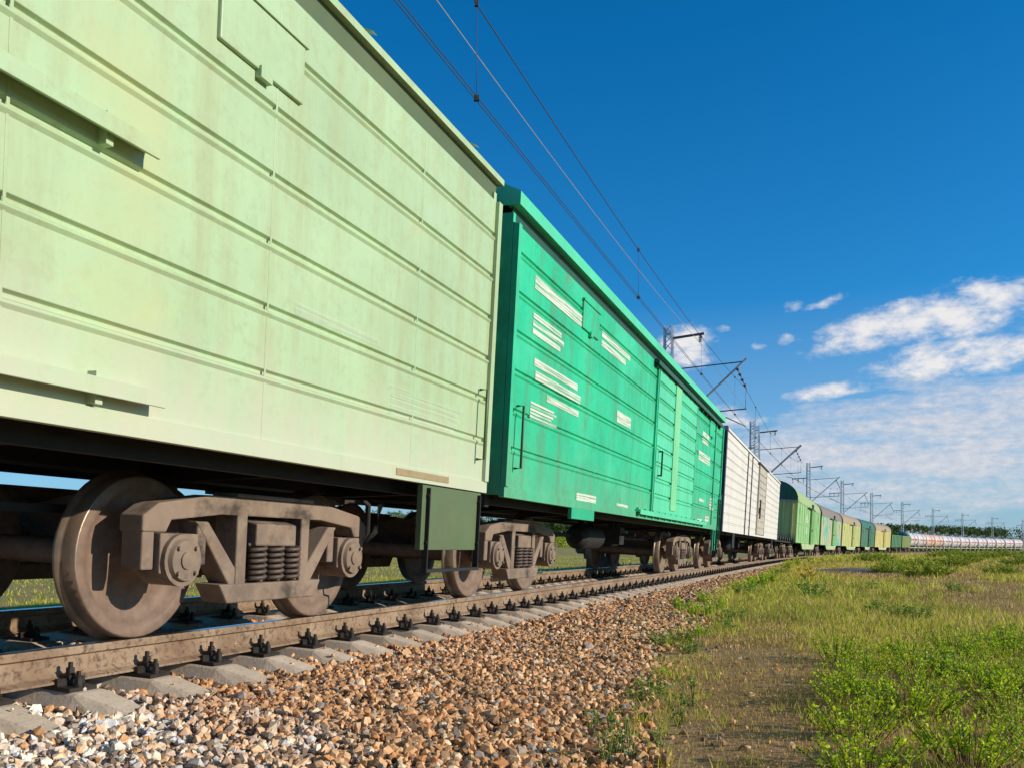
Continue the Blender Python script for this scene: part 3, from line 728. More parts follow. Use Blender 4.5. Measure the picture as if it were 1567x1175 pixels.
    for e in (-1, 1):
        q = MB(); q.tube([(e*(h-.02), -.34, .98), (e*(h+.10), -.36, .92), (e*(h+.14), -.34, .66), (e*(h+.20), -.22, .52), (e*(h+.24), -.08, .62)], .028, 8); q.cyl((e*(h+.24), -.08, .62), (e*(h+.27), -.02, .70), .045, n=10); q.build('air_hose', M['under'], root)
        q = MB(); q.tube([(e*(h-.25), -y-.01, 1.35), (e*(h-.25), -y-.08, 1.35), (e*(h-.25), -y-.08, 1.95), (e*(h-.25), -y-.01, 1.95)], .013, 6); q.build('handrail', P['band'], root)
    lm = MB()
    for yy in (.75, 1.1): lm.bar((-h-.10, yy, zs), (-h-.10, yy, ze+.3), .03, .03)
    for i in range(9): lm.cyl((-h-.10, .75, zs+.2+i*.32), (-h-.10, 1.1, zs+.2+i*.32), .012, n=6)
    for z in (zs+.3, ze-.2):
        for yy in (.75, 1.1): lm.bar((-h-.11, yy, z), (-h+.02, yy, z), .03, .03)
    lm.build('end_ladder', P['band'], root)
    return root

def marking(root, x0, x1, z0, z1, rows, y=1.60, seed=0, mt=None):
    """a block of worn white stencil lines on the near side"""
    mb = MB(); rr = random.Random(seed); pitch = (z1-z0)/rows
    for i in range(rows):
        zt = z1 - i*pitch; zb = zt - pitch*(.70 if rows > 1 else 1.); x = x0; xe = x1 - (rr.uniform(0, .25)*(x1-x0) if rows > 1 else 0)
        mb.add([(x,-y-.0065,zb),(xe,-y-.0065,zb),(xe,-y-.0065,zt),(x,-y-.0065,zt)], [(0,1,2,3)])
    return mb.build('painted_marking', mt or M['mark'], root)

# ------------------------------------------------------------------ the train
s0, s1 = -7.7, 7.33; mid = (s0+s1)/2; X = lambda s: s - mid
W1 = boxcar('boxcar', s0, s1, 5.1, 'pale pistachio green boxcar closest to the camera, its end sill above a dusty bogie', 'box cars near the camera', dict(
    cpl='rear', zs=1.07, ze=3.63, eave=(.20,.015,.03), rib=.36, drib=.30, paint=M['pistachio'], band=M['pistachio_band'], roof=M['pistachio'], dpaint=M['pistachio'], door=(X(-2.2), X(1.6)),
    rails=[(X(-5.5), X(3.1), 2.36, 1, M['pistachio']), (X(-5.5), X(3.2), 1.27, 1, M['pistachio'])], hatches=[(X(3.9), 3.25), (X(-4.9), 3.25)],
    plates=[(X(6.05), X(7.2), .56, 1.06, M['pistachio_band'])], ladders=[], posts=None, seams=[X(2.4), X(4.05), X(5.85)]))
marking(W1, X(5.5), X(6.8), 1.50, 1.72, 5, seed=3, mt=M['mark_faint']); marking(W1, X(4.3), X(5.3), 1.92, 1.99, 1, seed=4, mt=M['mark_faint'])
g = MB(); g.bx(X(5.6), X(6.5), -1.625, -1.60, 1.10, 1.15); g.build('orange_stripe', M['roof_orange'], W1)
s0, s1 = 7.76, 22.9; mid = (s0+s1)/2
W2 = boxcar('boxcar', s0, s1, 5.5, 'emerald green boxcar with a paler sliding door and worn white lettering', 'box cars near the camera', dict(
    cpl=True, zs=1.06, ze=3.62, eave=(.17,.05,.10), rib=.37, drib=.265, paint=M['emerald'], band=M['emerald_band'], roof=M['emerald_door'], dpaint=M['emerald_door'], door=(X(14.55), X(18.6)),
    dstripe=(X(16.05), X(16.6)), rails=[(X(13.4), X(20.3), 1.17, 1, M['emerald_door']), (X(14.2), X(22.4), 3.60, 1, M['emerald_band'])], hatches=[(X(10.4), 3.33), (X(20.9), 3.33)],
    plates=[(X(10.0), X(11.0), .93, 1.07, M['emerald_dark']), (X(22.0), X(22.5), .55, 1.06, M['emerald_dark'])], ladders=[X(22.3)], posts=[X(21.6)], seams=[X(10.95), X(13.0)]))
for a in ((8.35,10.1,3.17,3.30,1),(8.35,9.45,2.70,2.93,3),(8.45,10.0,2.42,2.50,1),(8.5,10.15,2.29,2.38,1),(8.9,10.1,2.13,2.20,1),(8.4,9.3,1.86,2.06,6),(10.95,12.7,3.12,3.34,2),(11.95,12.8,2.33,2.49,1),(10.2,11.1,1.16,1.25,1),(12.2,12.9,1.18,1.22,1),
          (19.6,20.6,2.86,3.16,2),(19.2,20.9,2.50,2.70,1),(19.6,20.4,1.63,1.70,1),(21.2,21.9,1.5,1.8,4),(20.6,21.3,1.2,1.35,2),(19.5,20.2,1.18,1.25,1)):
    marking(W2, X(a[0]), X(a[1]), *a[2:4], a[4], seed=int(a[0]*7))

def reefer():
    s0, s1 = 23.8, 44.4; L = s1-s0; h = L/2; mid = (s0+s1)/2; X = lambda s: s-mid; y = 1.60; zs, ze = 1.06, 3.72
    r = wagon_root('refrigerator_wagon', s0, s1, 7.6, 'long white refrigerator wagon with a grubby door behind the emerald boxcar', 'freight wagon')
    running_gear(r, L, 7.6)
    b = MB()
    for sg in (-1, 1):
        pr = ribbed_side(sg*y, zs, ze, .245, .018, .035, sg); b.strip(pr if sg < 0 else pr[::-1], -h+.15, h)
    b.bx(h-.06, h, -y+.02, y-.02, zs, ze+.2); b.build('body', M['white'], r, .005)
    e = MB(); e.bx(-h, -h+.14, -y-.006, y+.006, zs, ze+.1)
    for k in range(7): e.bx(-h-.03, -h, -y+.12, y-.12, zs+.25+k*.36, zs+.36+k*.36)
    e.build('end_wall', M['navy_shade_end'], r, .008)
    rf = MB(); pr = [(-y-.03, ze-.02), (-y-.03, ze+.05)] + [(-1.5+3.0*i/10, ze+.10+.42*(1-((i-5)/5)**2)) for i in range(11)] + [(y+.03, ze+.05), (y+.03, ze-.02)]
    rf.strip(pr, -h, h); n = len(pr)
    for x in (-h, h): rf.add([(x, a, c) for a, c in pr], [tuple(range(n)) if x > 0 else tuple(range(n-1, -1, -1))])
    rf.build('roof', M['white'], r)
    for sg in (-1, 1):
        d = MB(); pr = ribbed_side(sg*(y+.04), zs+.08, ze-.10, .245, .018, .035, sg); d.strip(pr if sg < 0 else pr[::-1], X(33.2), X(36.2))
        for x in (X(33.2), X(36.2)): d.bx(x-.05, x+.05, sg*y-.055, sg*y+.055, zs+.06, ze-.08)
        do = d.build('door', M['white_dirty'], r)
        hd = MB(); hd.bar((X(33.6), sg*(y+.09), 1.7), (X(33.6), sg*(y+.09), 2.4), .05, .04); hd.bx(X(33.5), X(33.7), sg*(y+.06)-.03, sg*(y+.06)+.03, 1.9, 2.1); hd.build('handle', M['steel_dark'], do)
        t = MB(); t.bx(X(32.6), X(36.8), sg*(y+.06)-.03, sg*(y+.06)+.03, ze-.08, ze-.035); t.build('door_rail', M['steel_dark'], r)
    for s in (29.3, 30.7):
        p = MB(); p.bx(X(s)-.03, X(s)+.03, -y-.03, -y+.01, zs, ze-.04); p.build('side_pipe', M['steel_dark'], r)
    q = MB()
    for a in (26.2, 41): q.bx(X(a), X(a)+.5, -y-.01, -y+.03, .62, 1.05)
    q.build('step_plate', M['under'], r)
reefer()
def flat_wagon():
    s0, s1 = 45.4, 58.6; L = s1-s0; h = L/2; r = wagon_root('flat_wagon', s0, s1, 4.7, 'empty dark flat wagon between the white wagon and the olive wagon end', 'freight wagon')
    running_gear(r, L, 4.7, False)
    d = MB(); d.bx(-h, h, -1.45, 1.45, 1.155, 1.26)
    for x in np.linspace(-h+.1, h-.1, 60): d.bx(x-.10, x+.10, -1.42, 1.42, 1.26, 1.285)
    d.build('deck', simple('dark deck planks', (.05,.04,.03), .85, .4), r)
    q = MB()
    for x in np.linspace(-h+.5, h-.5, 8):
        for sg in (-1, 1): q.bx(x-.05, x+.05, sg*1.48-.035, sg*1.48+.035, 1.06, 1.27)
    q.build('stake_pocket', M['under'], r)
flat_wagon()
def covered(s0, s1, label, side, end, roof, lun, door, marks=None, lip=None):
    """arched covered wagon with a fish-bellied sill"""
    L = s1-s0; h = L/2; y = 1.60; zs, ze, zt = 1.04, 3.72, 4.98; r = wagon_root('covered_wagon', s0, s1, L/2-2.6, label, 'freight wagon', 'arched covered wagons in the middle of the train')
    running_gear(r, L, L/2-2.6, False)
    b = MB()
    for sg in (-1, 1):
        pr = [(sg*y, zs), (sg*y, ze)]; b.strip(pr if sg < 0 else pr[::-1], -h, h)
        for x in np.linspace(-h+.05, h-.05, 13): b.bx(x-.025, x+.025, sg*(y+.006)-.012, sg*(y+.006)+.012, zs, ze)
        for z in (zs+.06, ze-.05, 2.35): b.bx(-h, h, sg*(y+.008)-.012, sg*(y+.008)+.012, z-.03, z+.03)
    b.bx(h-.05, h, -y+.01, y-.01, zs, ze); b.build('body', side, r)
    e = MB(); e.bx(-h, -h+.06, -y+.005, y-.005, zs, ze)
    for k in range(6): yy = -1.30+k*.52; e.prism([(yy-.075,-h+.0),(yy+.075,-h+.0),(yy+.04,-h-.13),(yy-.04,-h-.13)], zs+.06, ze-.04, 'xz') if False else e.bx(-h-.12, -h, yy-.05, yy+.05, zs+.04, ze-.04)
    e.build('end_wall', end, r)
    rf = MB(); arc = [(-y-.04, ze-.03)] + [(-(y+.02)*math.cos(math.pi*i/18), ze+.02+(zt-ze)*math.sin(math.pi*i/18)**.9) for i in range(19)] + [(y+.04, ze-.03)]
    rf.strip(arc, -h, h, True); rf.build('roof', roof, r)
    for x, mt in ((-h, lun), (h, roof)):
        l = MB(); vs = [(x+(.02 if x < 0 else -.02), a, c) for a, c in arc]; n = len(vs); l.add(vs, [tuple(range(n)) if x > 0 else tuple(range(n-1, -1, -1))])
        l.build('roof_end', mt, r)
    l = MB(); l.bx(-h-.10, -h+.02, -y-.05, y+.05, ze-.07, ze+.03); l.build('end_beam', lip or M['white_dirty'], r)
    for sg in (-1, 1):
        k = MB(); k.prism([(-h+5.0, zs),(h-5.0, zs),(h-6.4, zs-.42),(-h+6.4, zs-.42)][::-1], sg*(y-.05)-.03, sg*(y-.05)+.03); k.build('sill_skirt', M['frame_green'], r)
        d = MB(); d.bx(-.2, 2.9, sg*(y+.09)-.04, sg*(y+.09)+.04, zs+.02, ze-.12)
        for x in np.linspace(-.1, 2.8, 6): d.bx(x-.03, x+.03, sg*(y+.13)-.015, sg*(y+.13)+.015, zs+.05, ze-.15)
        do = d.build('door', door, r); q = MB(); q.bx(.3, .8, sg*(y+.15)-.03, sg*(y+.15)+.03, 2.0, 2.12); q.build('handle', M['steel_dark'], do)
        t = MB(); t.bx(-3.4, 3.2, sg*(y+.12)-.05, sg*(y+.12)+.05, ze-.11, ze-.05); t.bx(1.0, 2.0, sg*(y+.05)-.05, sg*(y+.05)+.05, ze-.03, ze+.34); t.build('door_rail', M['steel_dark'], r)
        for x in (-h+2.2, h-2.2): MB().bx(x-.35, x+.35, sg*(y+.02)-.02, sg*(y+.02)+.02, ze-.75, ze-.35).build('hatch', side, r)
    for (x0, x1, z0, z1, rows) in marks or []: marking(r, x0, x1, z0, z1, rows, y=1.62, seed=int(x0*10+50))
covered(59.6, 83.6, 'bright green arched wagon with an olive ribbed end and white lettering', M['bright_green'], M['olive'], M['roof_bright'], M['roof_green'], M['bright_green'], [(-5.2,-2.2,2.5,3.1,4),(-4.4,-2.6,1.7,2.2,3)])
covered(85.2, 106.8, 'arched wagon with turquoise lower panel, rusty cream patches and brown roof', M['turq'], M['khaki'], M['roof_brown'], M['roof_brown'], M['dark_green'] if False else M['bright_green'])
covered(108.2, 129.6, 'yellowish green arched wagon with rusty stains, next to the brown roofed wagon', M['khaki'], M['khaki'], M['roof_orange'], M['roof_brown'], M['khaki'])
covered(131.0, 148.4, 'dark green arched wagon among the paler wagons', M['dark_green'], M['dark_green'], M['roof_green'], M['roof_green'], M['dark_green'], [(1.2,2.6,1.9,2.5,2)], M['dark_green'])
covered(149.8, 172.0, 'ochre arched wagon with an orange roof in front of the green gondolas', M['ochre'], M['ochre'], M['roof_orange'], M['roof_brown'], M['ochre'])
def gondola(s0, s1, label, mt, seed):
    L = s1-s0; h = L/2; y = 1.56; r = wagon_root('gondola_wagon', s0, s1, L/2-2.2, label, 'freight wagon', 'open gondola wagons'); running_gear(r, L, L/2-2.2, False)
    b = MB(); z0, z1 = 1.10, 3.28
    for sg in (-1, 1):
        b.bx(-h, h, sg*y-.02, sg*y+.02, z0, z1-.06); b.bx(-h, h, sg*(y+.02)-.06, sg*(y+.02)+.06, z1-.08, z1+.04)
        for x in np.linspace(-h+.06, h-.06, 8): b.prism([(x-.11, sg*(y+.0)), (x+.11, sg*(y+.0)), (x+.06, sg*(y+.10)), (x-.06, sg*(y+.10))][::(1 if sg > 0 else -1)], 0, 1) if False else b.bx(x-.08, x+.08, sg*(y+.05)-.045, sg*(y+.05)+.045, z0, z1-.08)
    for x in (-h, h-.06): b.bx(x, x+.06, -y+.02, y-.02, z0, z1)
    b.bx(-h+.06, h-.06, -y+.02, y-.02, z0+.02, z0+.08); b.build('body', mt, r)
    q = MB()
    for k in range(6): x = -h+1.3+k*(L-2.6)/5; q.bx(x-.5, x+.5, -y-.12, -y-.06, z0-.25, z0-.02)
    q.build('discharge_hatch', M['under'], r)
gondola(173.6, 188.2, 'dark green open gondola wagon beside the ochre wagon', M['gond_green'], 1)
gondola(189.6, 201.4, 'olive green open gondola wagon in front of the white tank', M['gond_olive'], 2)
def tank(s0, s1, label, mt, endmt=None):
    L = s1-s0; h = L/2; rad = 1.5; zc = 1.22+rad; r = wagon_root('tank_wagon', s0, s1, L/2-2.1, label, 'tank wagon', 'pressure tank wagons at the tail of the curve'); running_gear(r, L, L/2-2.1, False, 1.2, 1.02)
    hb = h-.35; ed = .62; prof = [(-hb, .001)] + [(-hb+ed*(1-math.cos(t)), rad*math.sin(t)) for t in np.linspace(.15, math.pi/2, 7)]
    prof2 = [(hb-ed*(1-math.cos(t)), rad*math.sin(t)) for t in np.linspace(math.pi/2, .15, 7)] + [(hb, .001)]
    b = MB(); b.lathe(prof + prof2, (0,0,zc), 'x', 32); b.build('barrel', mt, r)
    if endmt: e = MB(); e.lathe([(a-.012, q+.006) for a, q in prof] + [(prof[-1][0]+.35, rad+.006)], (0,0,zc), 'x', 32); e.build('end_cap', endmt, r)
    s = MB()
    for sg in (-1, 1):
        n = 5
        for k in range(n):
            t0, t1 = R(-6+12*k/n), R(-6+12*(k+1)/n); f = lambda t: (sg*(rad+.008)*math.cos(t), zc+.05+(rad+.008)*math.sin(t))
            for xa, xb in ((-hb+.9, -.5), (.5, hb-.9)):
                vs = [(xa,*f(t0)),(xb,*f(t0)),(xb,*f(t1)),(xa,*f(t1))]; s.add(vs, [(0,1,2,3) if sg < 0 else (3,2,1,0)])
    s.build('red_stripe', M['tank_red'], r)
    f = MB()
    for sg in (-1, 1): f.bx(-h, h, sg*1.36-.06, sg*1.36+.06, 1.00, 1.16)
    f.build('side_sill', M['frame_green'], r)
    d = MB(); d.cyl((0,0,zc+rad-.05),(0,0,zc+rad+.35),.42,n=20); d.cyl((0,0,zc+rad+.35),(0,0,zc+rad+.42),.30,n=16)
    for dx in (-.9,.7): d.cyl((dx,.1,zc+rad-.05),(dx,.1,zc+rad+.28),.10,n=10)
    d.build('dome', mt, r)
    p = MB(); z = zc+rad+.05
    p.bx(-1.3,1.3,-.85,-.45,z-.03,z+.02); p.bx(-1.3,1.3,.45,.85,z-.03,z+.02)
    for x in (-1.3,0,1.3):
        for yy in (-.85,.85): p.bar((x,yy,z),(x,yy,z+.75),.05,.05)
    for yy in (-.85,.85):
        for zz in (.4,.75): p.bar((-1.3,yy,z+zz),(1.3,yy,z+zz),.04,.04)
    p.build('platform', M['galv'], r)
    l = MB()
    for x in (-.25,.25): l.tube([(x,-1.42,1.05),(x,-1.62,zc),(x,-1.35,zc+.9),(x,-.8,zc+rad+.02)], .025, 5)
    for k in range(7): l.cyl((-.25,-1.46-.02*min(k,3),1.3+.3*k),(.25,-1.46-.02*min(k,3),1.3+.3*k),.018,n=5)
    l.build('ladder', M['steel_dark'], r)
    for x in (-hb+1.5, hb-1.5): MB().bx(x-.25, x+.25, -1.25, 1.25, 1.06, 1.55).build('saddle', mt, r)
    for x in (-hb+1.5,-1.2,1.2,hb-1.5):
        w = MB(); w.strip([(-(rad+.012)*math.cos(t),zc+(rad+.012)*math.sin(t)) for t in np.linspace(R(-40),R(220),30)], x-.045, x+.045); w.build('tank_band', mt, r)
tk = [(202.6,214.8,'white tank wagon with a teal end just behind the olive gondola',M['tank_white'],M['tank_teal']),(216.0,227.0,'white tank wagon between the teal ended tank and the peach tank',M['tank_white'],None),
      (228.2,239.4,'pale peach tank wagon, the first of the two tinted tanks',M['tank_peach'],None),(240.6,251.9,'orange peach tank wagon with a bold red stripe, after the pale peach tank',M['tank_peach'],None),
      (253.1,264.3,'white tank wagon next after the orange peach tank',M['tank_white'],None),(265.5,276.8,'white tank wagon second after the orange peach tank',M['tank_white'],None)]
od = ['third','fourth','fifth','sixth','seventh','eighth','ninth','tenth','eleventh']
s = 278.0
for q in range(7): tk.append((s, s+11.2, f'white tank wagon {od[q]} after the orange peach tank', M['tank_white'], None)); s += 12.4
for a in tk: tank(*a)

# ------------------------------------------------------------------ overhead line
MASTS = [44.4, 82.7, 120.1, 153.3, 187.9, 227.0, 267.1, 306., 345., 384.]; MO, MH = -3.5, 11.7
def lattice(mb, s, o, zb, zt, w0, w1):
    """four-corner lattice post, tapering upwards"""
    b = TV(s, o, 0, False); t = TV(s+.5, o, 0, False) - b; t.normalize(); n = Vector((t.y, -t.x, 0))
    C = lambda i, z: Vector((b.x, b.y, z)) + (t*(-1, 1, 1, -1)[i]*.8 + n*(-1, -1, 1, 1)[i]) * ((w0 + (w1-w0)*(z-zb)/(zt-zb))/2)
    for i in range(4): mb.bar(C(i, zb), C(i, zt), .075, .075)
    k = int((zt-zb)/.42)
    for j in range(k):
        z, z2 = zb+(zt-zb)*j/k, zb+(zt-zb)*(j+1)/k
        for i in range(4):
            a, c = (i, (i+1) % 4); mb.bar(C(a, z) if j % 2 else C(c, z), C(c, z2) if j % 2 else C(a, z2), .035, .03)
            if j % 4 == 0: mb.bar(C(a, z), C(c, z), .05, .04)
def disc_string(mb, a, b, n, r):
    a, b = Vector(a), Vector(b); mb.cyl(a, b, r*.22, n=8)
    for i in range(n): p = a.lerp(b, (i+.2)/n); q = a.lerp(b, (i+.6)/n); mb.cyl(p, q, r, r*.45, n=12)
def P3(s, o, h): return TV(s, o, h, False)
def mast(s, label, arms=True, o=MO, pair=False, hgt=MH):
    z0, _, _ = ground_xy(*[np.array([v]) for v in P3(s, o, 0)[:2]]); z0 = float(z0[0])
    b = P3(s, o, 0); root = tag(empty('catenary_mast', (b.x, b.y, z0)), label, 'catenary mast', 'lattice masts carrying the overhead line'); inv = Matrix.Translation((-b.x, -b.y, -z0))
    def part(nm, mb, mt): q = mb.build(nm, mt, root); q.data.transform(inv); return q
    m = MB(); lattice(m, s, o, z0+.35, hgt, .58, .36); part('post', m, M['galv'])
    m = MB(); f = TV(s+.5, o, 0, False) - P3(s, o, 0); m.box((b.x, b.y, z0+.15), (1.0, 1.0, .5), Matrix.Rotation(-math.atan2(f.x, f.y), 3, 'Z')); part('footing', m, M['concrete'])
    if not arms: return root
    i = o+.2
    m = MB(); m.bar(P3(s,i,11.05), P3(s,o+1.75,11.15), .09, .11); part('feeder_bracket', m, M['tube'])
    m = MB(); disc_string(m, P3(s,o+1.55,11.1), P3(s,o+1.55,10.72), 4, .10); part('feeder_insulator', m, M['insul'])
    m = MB()
    for ds in ((0,) if not pair else (-.35,.35)):
        m.cyl(P3(s+ds*.3,i,6.55), P3(s+ds,o+3.75,9.75), .05, n=10)
    part('cantilever_strut', m, M['galv'])
    m = MB(); m.cyl(P3(s,i,9.50), P3(s,o+3.6,9.62), .03, n=8); part('tie_rod', m, M['tube'])
    m = MB(); disc_string(m, P3(s,o+3.3,9.35), P3(s,o+3.75,8.3), 4, .09); part('messenger_insulator', m, M['insul'])
    m = MB(); m.cyl(P3(s,i,7.22), P3(s,o+3.75,7.34), .03, n=8); part('registration_tube', m, M['tube'])
    m = MB(); m.tube([P3(s,o+2.5,7.0), P3(s,o+2.8,6.98), P3(s,o+3.72,6.5)], .028, 6); m.tube([P3(s,o+3.7,7.33), P3(s,o+3.74,8.3)], .012, 5); part('registration_arm', m, M['tube'])
    m = MB(); m.bar(P3(s,o-.2,9.72), P3(s,o-2.0,9.70), .09, .10); part('line_crossarm', m, M['tube'])
    m = MB()
    for k in (.6,1.25,1.9): disc_string(m, P3(s,o-k,9.68), P3(s,o-k,9.12), 3, .085)
    part('line_insulator', m, M['insul'])
    return root
ml = ['tall grey lattice mast behind the emerald boxcar, its top nearest the camera','grey lattice mast with double strut, right one of the close pair','grey lattice mast rising behind the brown roofed wagon','slim lattice mast rising above the yellowish green wagon','slim lattice mast rising above the ochre wagon','slim lattice mast behind the olive gondola and first white tank','slim lattice mast behind the orange peach tank','slim lattice mast next after the one behind the orange peach tank','slim lattice mast second after the one behind the orange peach tank','slim lattice mast third after the one behind the orange peach tank']
for k, (s, l) in enumerate(zip(MASTS, ml)): mast(s, l, pair=(k == 1))
mast(81.0, 'plain grey lattice mast without arms, left one of the close pair', arms=False, o=MO-.15, hgt=11.9)
# wires: polylines through the masts
SUP = [-52., -4.] + MASTS
def wire_pts(o, h_sup, sag, s0, s1, step=1.5, zig=0.):
    pts = []
    for s in np.arange(s0, s1, step):
        k = max(0, min(len(SUP)-2, int(np.searchsorted(SUP, s) - 1))); a, b = SUP[k], SUP[k+1]; t = (s-a)/(b-a)
        oa, ob = o + zig*(-1)**k, o - zig*(-1)**k
        p = P3(a, oa, h_sup).lerp(P3(b, ob, h_sup), t); p.z -= sag*4*t*(1-t); pts.append(p)
    return pts
def wire(name, label, cat, o, h, sag, r, mt, s0=-10, s1=380, zig=0., group=None):
    return tag(MB().tube(wire_pts(o, h, sag, s0, s1, zig=zig), r, 5).build(name, mt), label, cat, group)
CO = .25
mw = wire('messenger_wire', 'dark messenger wire with thin droppers above the contact wires', 'overhead wire', CO, 8.3, .88, .0085, M['wire'])
for d in (-.022, .022): wire('contact_wire', 'one of the twin dark contact wires hanging lowest over the train', 'overhead wire', CO + d, 6.42, .10, .0065, M['wire'], group='twin contact wires')
for k in range(1, len(SUP) - 4):
    a, b = SUP[k], SUP[k+1]; n = 5
    for i in range(n):
        t = (i + .5) / n; p = P3(a, CO, 8.3).lerp(P3(b, CO, 8.3), t); p.z -= .88*4*t*(1-t); q = P3(a, CO, 6.42).lerp(P3(b, CO, 6.42), t); q.z -= .10*4*t*(1-t)
        mb = MB().tube([p, q], .004 if a < 30 else .006, 4); mb.box(p, (.05,.05,.07)); mb.box(q, (.07,.07,.06)); mb.build('dropper', M['wire'], mw)
wire('feeder_wire', 'pale bright feeder wire hung from the mast top brackets', 'overhead wire', -1.95, 10.72, .65, .011, M['wire_bright'])
for k in (.6, 1.25, 1.9): wire('line_wire', 'thin wire of the three on the field side crossarms', 'overhead wire', MO-k, 9.1, .5, .006, M['wire'], s0=44, s1=380, group='three line wires on the field side')

# ------------------------------------------------------------------ trackside impedance box behind the far rail
def trackside_box():
    s, o = 25.3, -2.0; m = track_frame(s); p = P3(s, o, 0); z = float(ground_z(s, o)); m.translation = (p.x, p.y, z)
    r = tag(empty('impedance_box', mat=m), 'dark iron trackside box with bolts and slim cable rods behind the far rail', 'trackside box')
    b = MB(); b.bx(-.62,.40,-.28,.28,0,.62); b.bx(-.66,.44,-.32,.32,.62,.68); b.build('case', M['rusty'], r, .015)
    b = MB(); b.prism([(-.40,0),(-.40,.45),(-.25,.58),(.25,.58),(.62,.22),(.62,0)][::-1], -.25, .25); 
    q = b.build('cover', M['concrete_box'], r, .01, Matrix.Translation((.85,0,0)))
    b = MB()
    for x in (-.5,-.15,.25): b.cyl((x,-.1,.68),(x,-.1,.84),.045,n=10); b.cyl((x,-.1,.84),(x,-.1,.88),.065,n=6)
    b.build('terminal', M['concrete_box'], r)
    b = MB(); disc_string(b, (-.05,.1,.68), (-.05,.1,1.25), 5, .11); b.build('insulator', M['insul'], r)
    b = MB(); b.tube([(-.05,.1,1.25),(.2,.12,1.7),(.75,.2,2.9)], .016, 5); b.tube([(.0,.1,1.2),(.33,.12,1.75),(.95,.2,2.9)], .016, 5); b.build('cable', M['steel_dark'], r)
trackside_box()

# ------------------------------------------------------------------ vegetation
F_PX, CXP, HOR = 1350.85, 735., 841.1
def at_px(x, y, lift=0.):
    """point of the ground seen at a place of the picture (used once, to survey the plants' spots)"""
    dx, dz = (x-CXP)/F_PX, (HOR-y)/F_PX
    Y = np.concatenate([np.arange(2.5, 30, .03), np.arange(30, 400, .4)]); z, _, _ = ground_xy(dx*Y, Y); g = (ZC + dz*Y) - (z + lift)
    i = int(np.argmax(g < 0)) or len(Y)-1; return float(dx*Y[i]), float(Y[i]), float(z[i])
def blades(x, y, h, w, lean=.5, droop=.35):
    """flat bent grass blades: arrays of foot, height, width -> vertices, triangles"""
    n = len(x); z, _, _ = ground_xy(x, y); a = RNG.uniform(0, 2*np.pi, n); l = RNG.uniform(.1, lean, n)*h; b = RNG.uniform(0, 2*np.pi, n)
    c, s_ = np.cos(a)*w/2, np.sin(a)*w/2; lx, ly = np.cos(b)*l, np.sin(b)*l; hd = h*(1 - RNG.uniform(0, droop, n)); z = z - .012
    V = np.empty((n, 5, 3))
    V[:,0] = np.stack([x-c, y-s_, z], -1); V[:,1] = np.stack([x+c, y+s_, z], -1)
    V[:,2] = np.stack([x+c*.8+lx*.35, y+s_*.8+ly*.35, z+hd*.58], -1); V[:,3] = np.stack([x-c*.8+lx*.35, y-s_*.8+ly*.35, z+hd*.58], -1)
    V[:,4] = np.stack([x+lx, y+ly, z+hd], -1)
    T = np.array([(0,1,2),(0,2,3),(3,2,4)])
    return V.reshape(-1, 3), (T[None] + 5*np.arange(n)[:, None, None]).reshape(-1, 3)
def meadow(n, y0, y1, hmin, hmax, w, xl=-.05, xr=.75, power=1., dry=False):
    Y = y0 + (y1-y0)*RNG.random(n)**power; x = Y*(xl + (xr-xl)*RNG.random(n)); s, o = to_track(x, Y)
    e = edge_o(s); c = cover_fn(x, Y, s, o); ed = o - e + (fbm(x*1.1, Y*1.1) - .5)*1.4
    p = c * sstep(-.25, .35, ed) if not dry else sstep(-.1, .5, ed)*np.clip(1.15 - c, .34, 1)
    k = (RNG.random(n) < p) & (o > .9); x, Y, c = x[k], Y[k], c[k]
    tuft = .55 + .9*fbm(x*.7 + 4, Y*.7)**1.0*1.1; h = RNG.uniform(hmin, hmax, len(x))*tuft*(.55 + .6*c)
    return blades(x, Y, h, w*RNG.uniform(.7, 1.4, len(x)))
def clumped(n, y0, y1, r, per, hmin, hmax, w, xl, xr):
    """tufts: many blades from one foot"""
    Y = y0 + (y1-y0)*RNG.random(n); x = Y*(xl + (xr-xl)*RNG.random(n)); s, o = to_track(x, Y); k = (o - edge_o(s) > -.1) & (RNG.random(n) < cover_fn(x, Y, s, o)); x, Y = x[k], Y[k]
    m = len(x); X = np.repeat(x, per) + RNG.normal(0, r, m*per); YY = np.repeat(Y, per) + RNG.normal(0, r, m*per); H = np.repeat(RNG.uniform(hmin, hmax, m), per)*RNG.uniform(.6, 1.1, m*per)
    return blades(X, YY, H, w*RNG.uniform(.7, 1.3, m*per), .75)
def stuff(name, packs, mat, label):
    V = []; F = []; b = 0
    for v, f in packs: V.append(v); F.append(f+b); b += len(v)
    return tag(put(name, np_mesh(name, np.concatenate(V), np.concatenate(F), mat)), label, 'grass', kind='stuff')
def left_side(n, s0, s1, o0, o1, h0, h1, w):
    s = RNG.uniform(s0, s1, n); o = -(o0 + (o1-o0)*RNG.random(n)**1.6); P = track(s, o, 0, False); t = fbm(P[:,0]*.5, P[:,1]*.5)
    k = RNG.random(n) < sstep(.1, .5, t); P = P[k]; return blades(P[:,0], P[:,1], RNG.uniform(h0, h1, len(P))*(.5+t[k]), w*RNG.uniform(.7,1.4,len(P)))
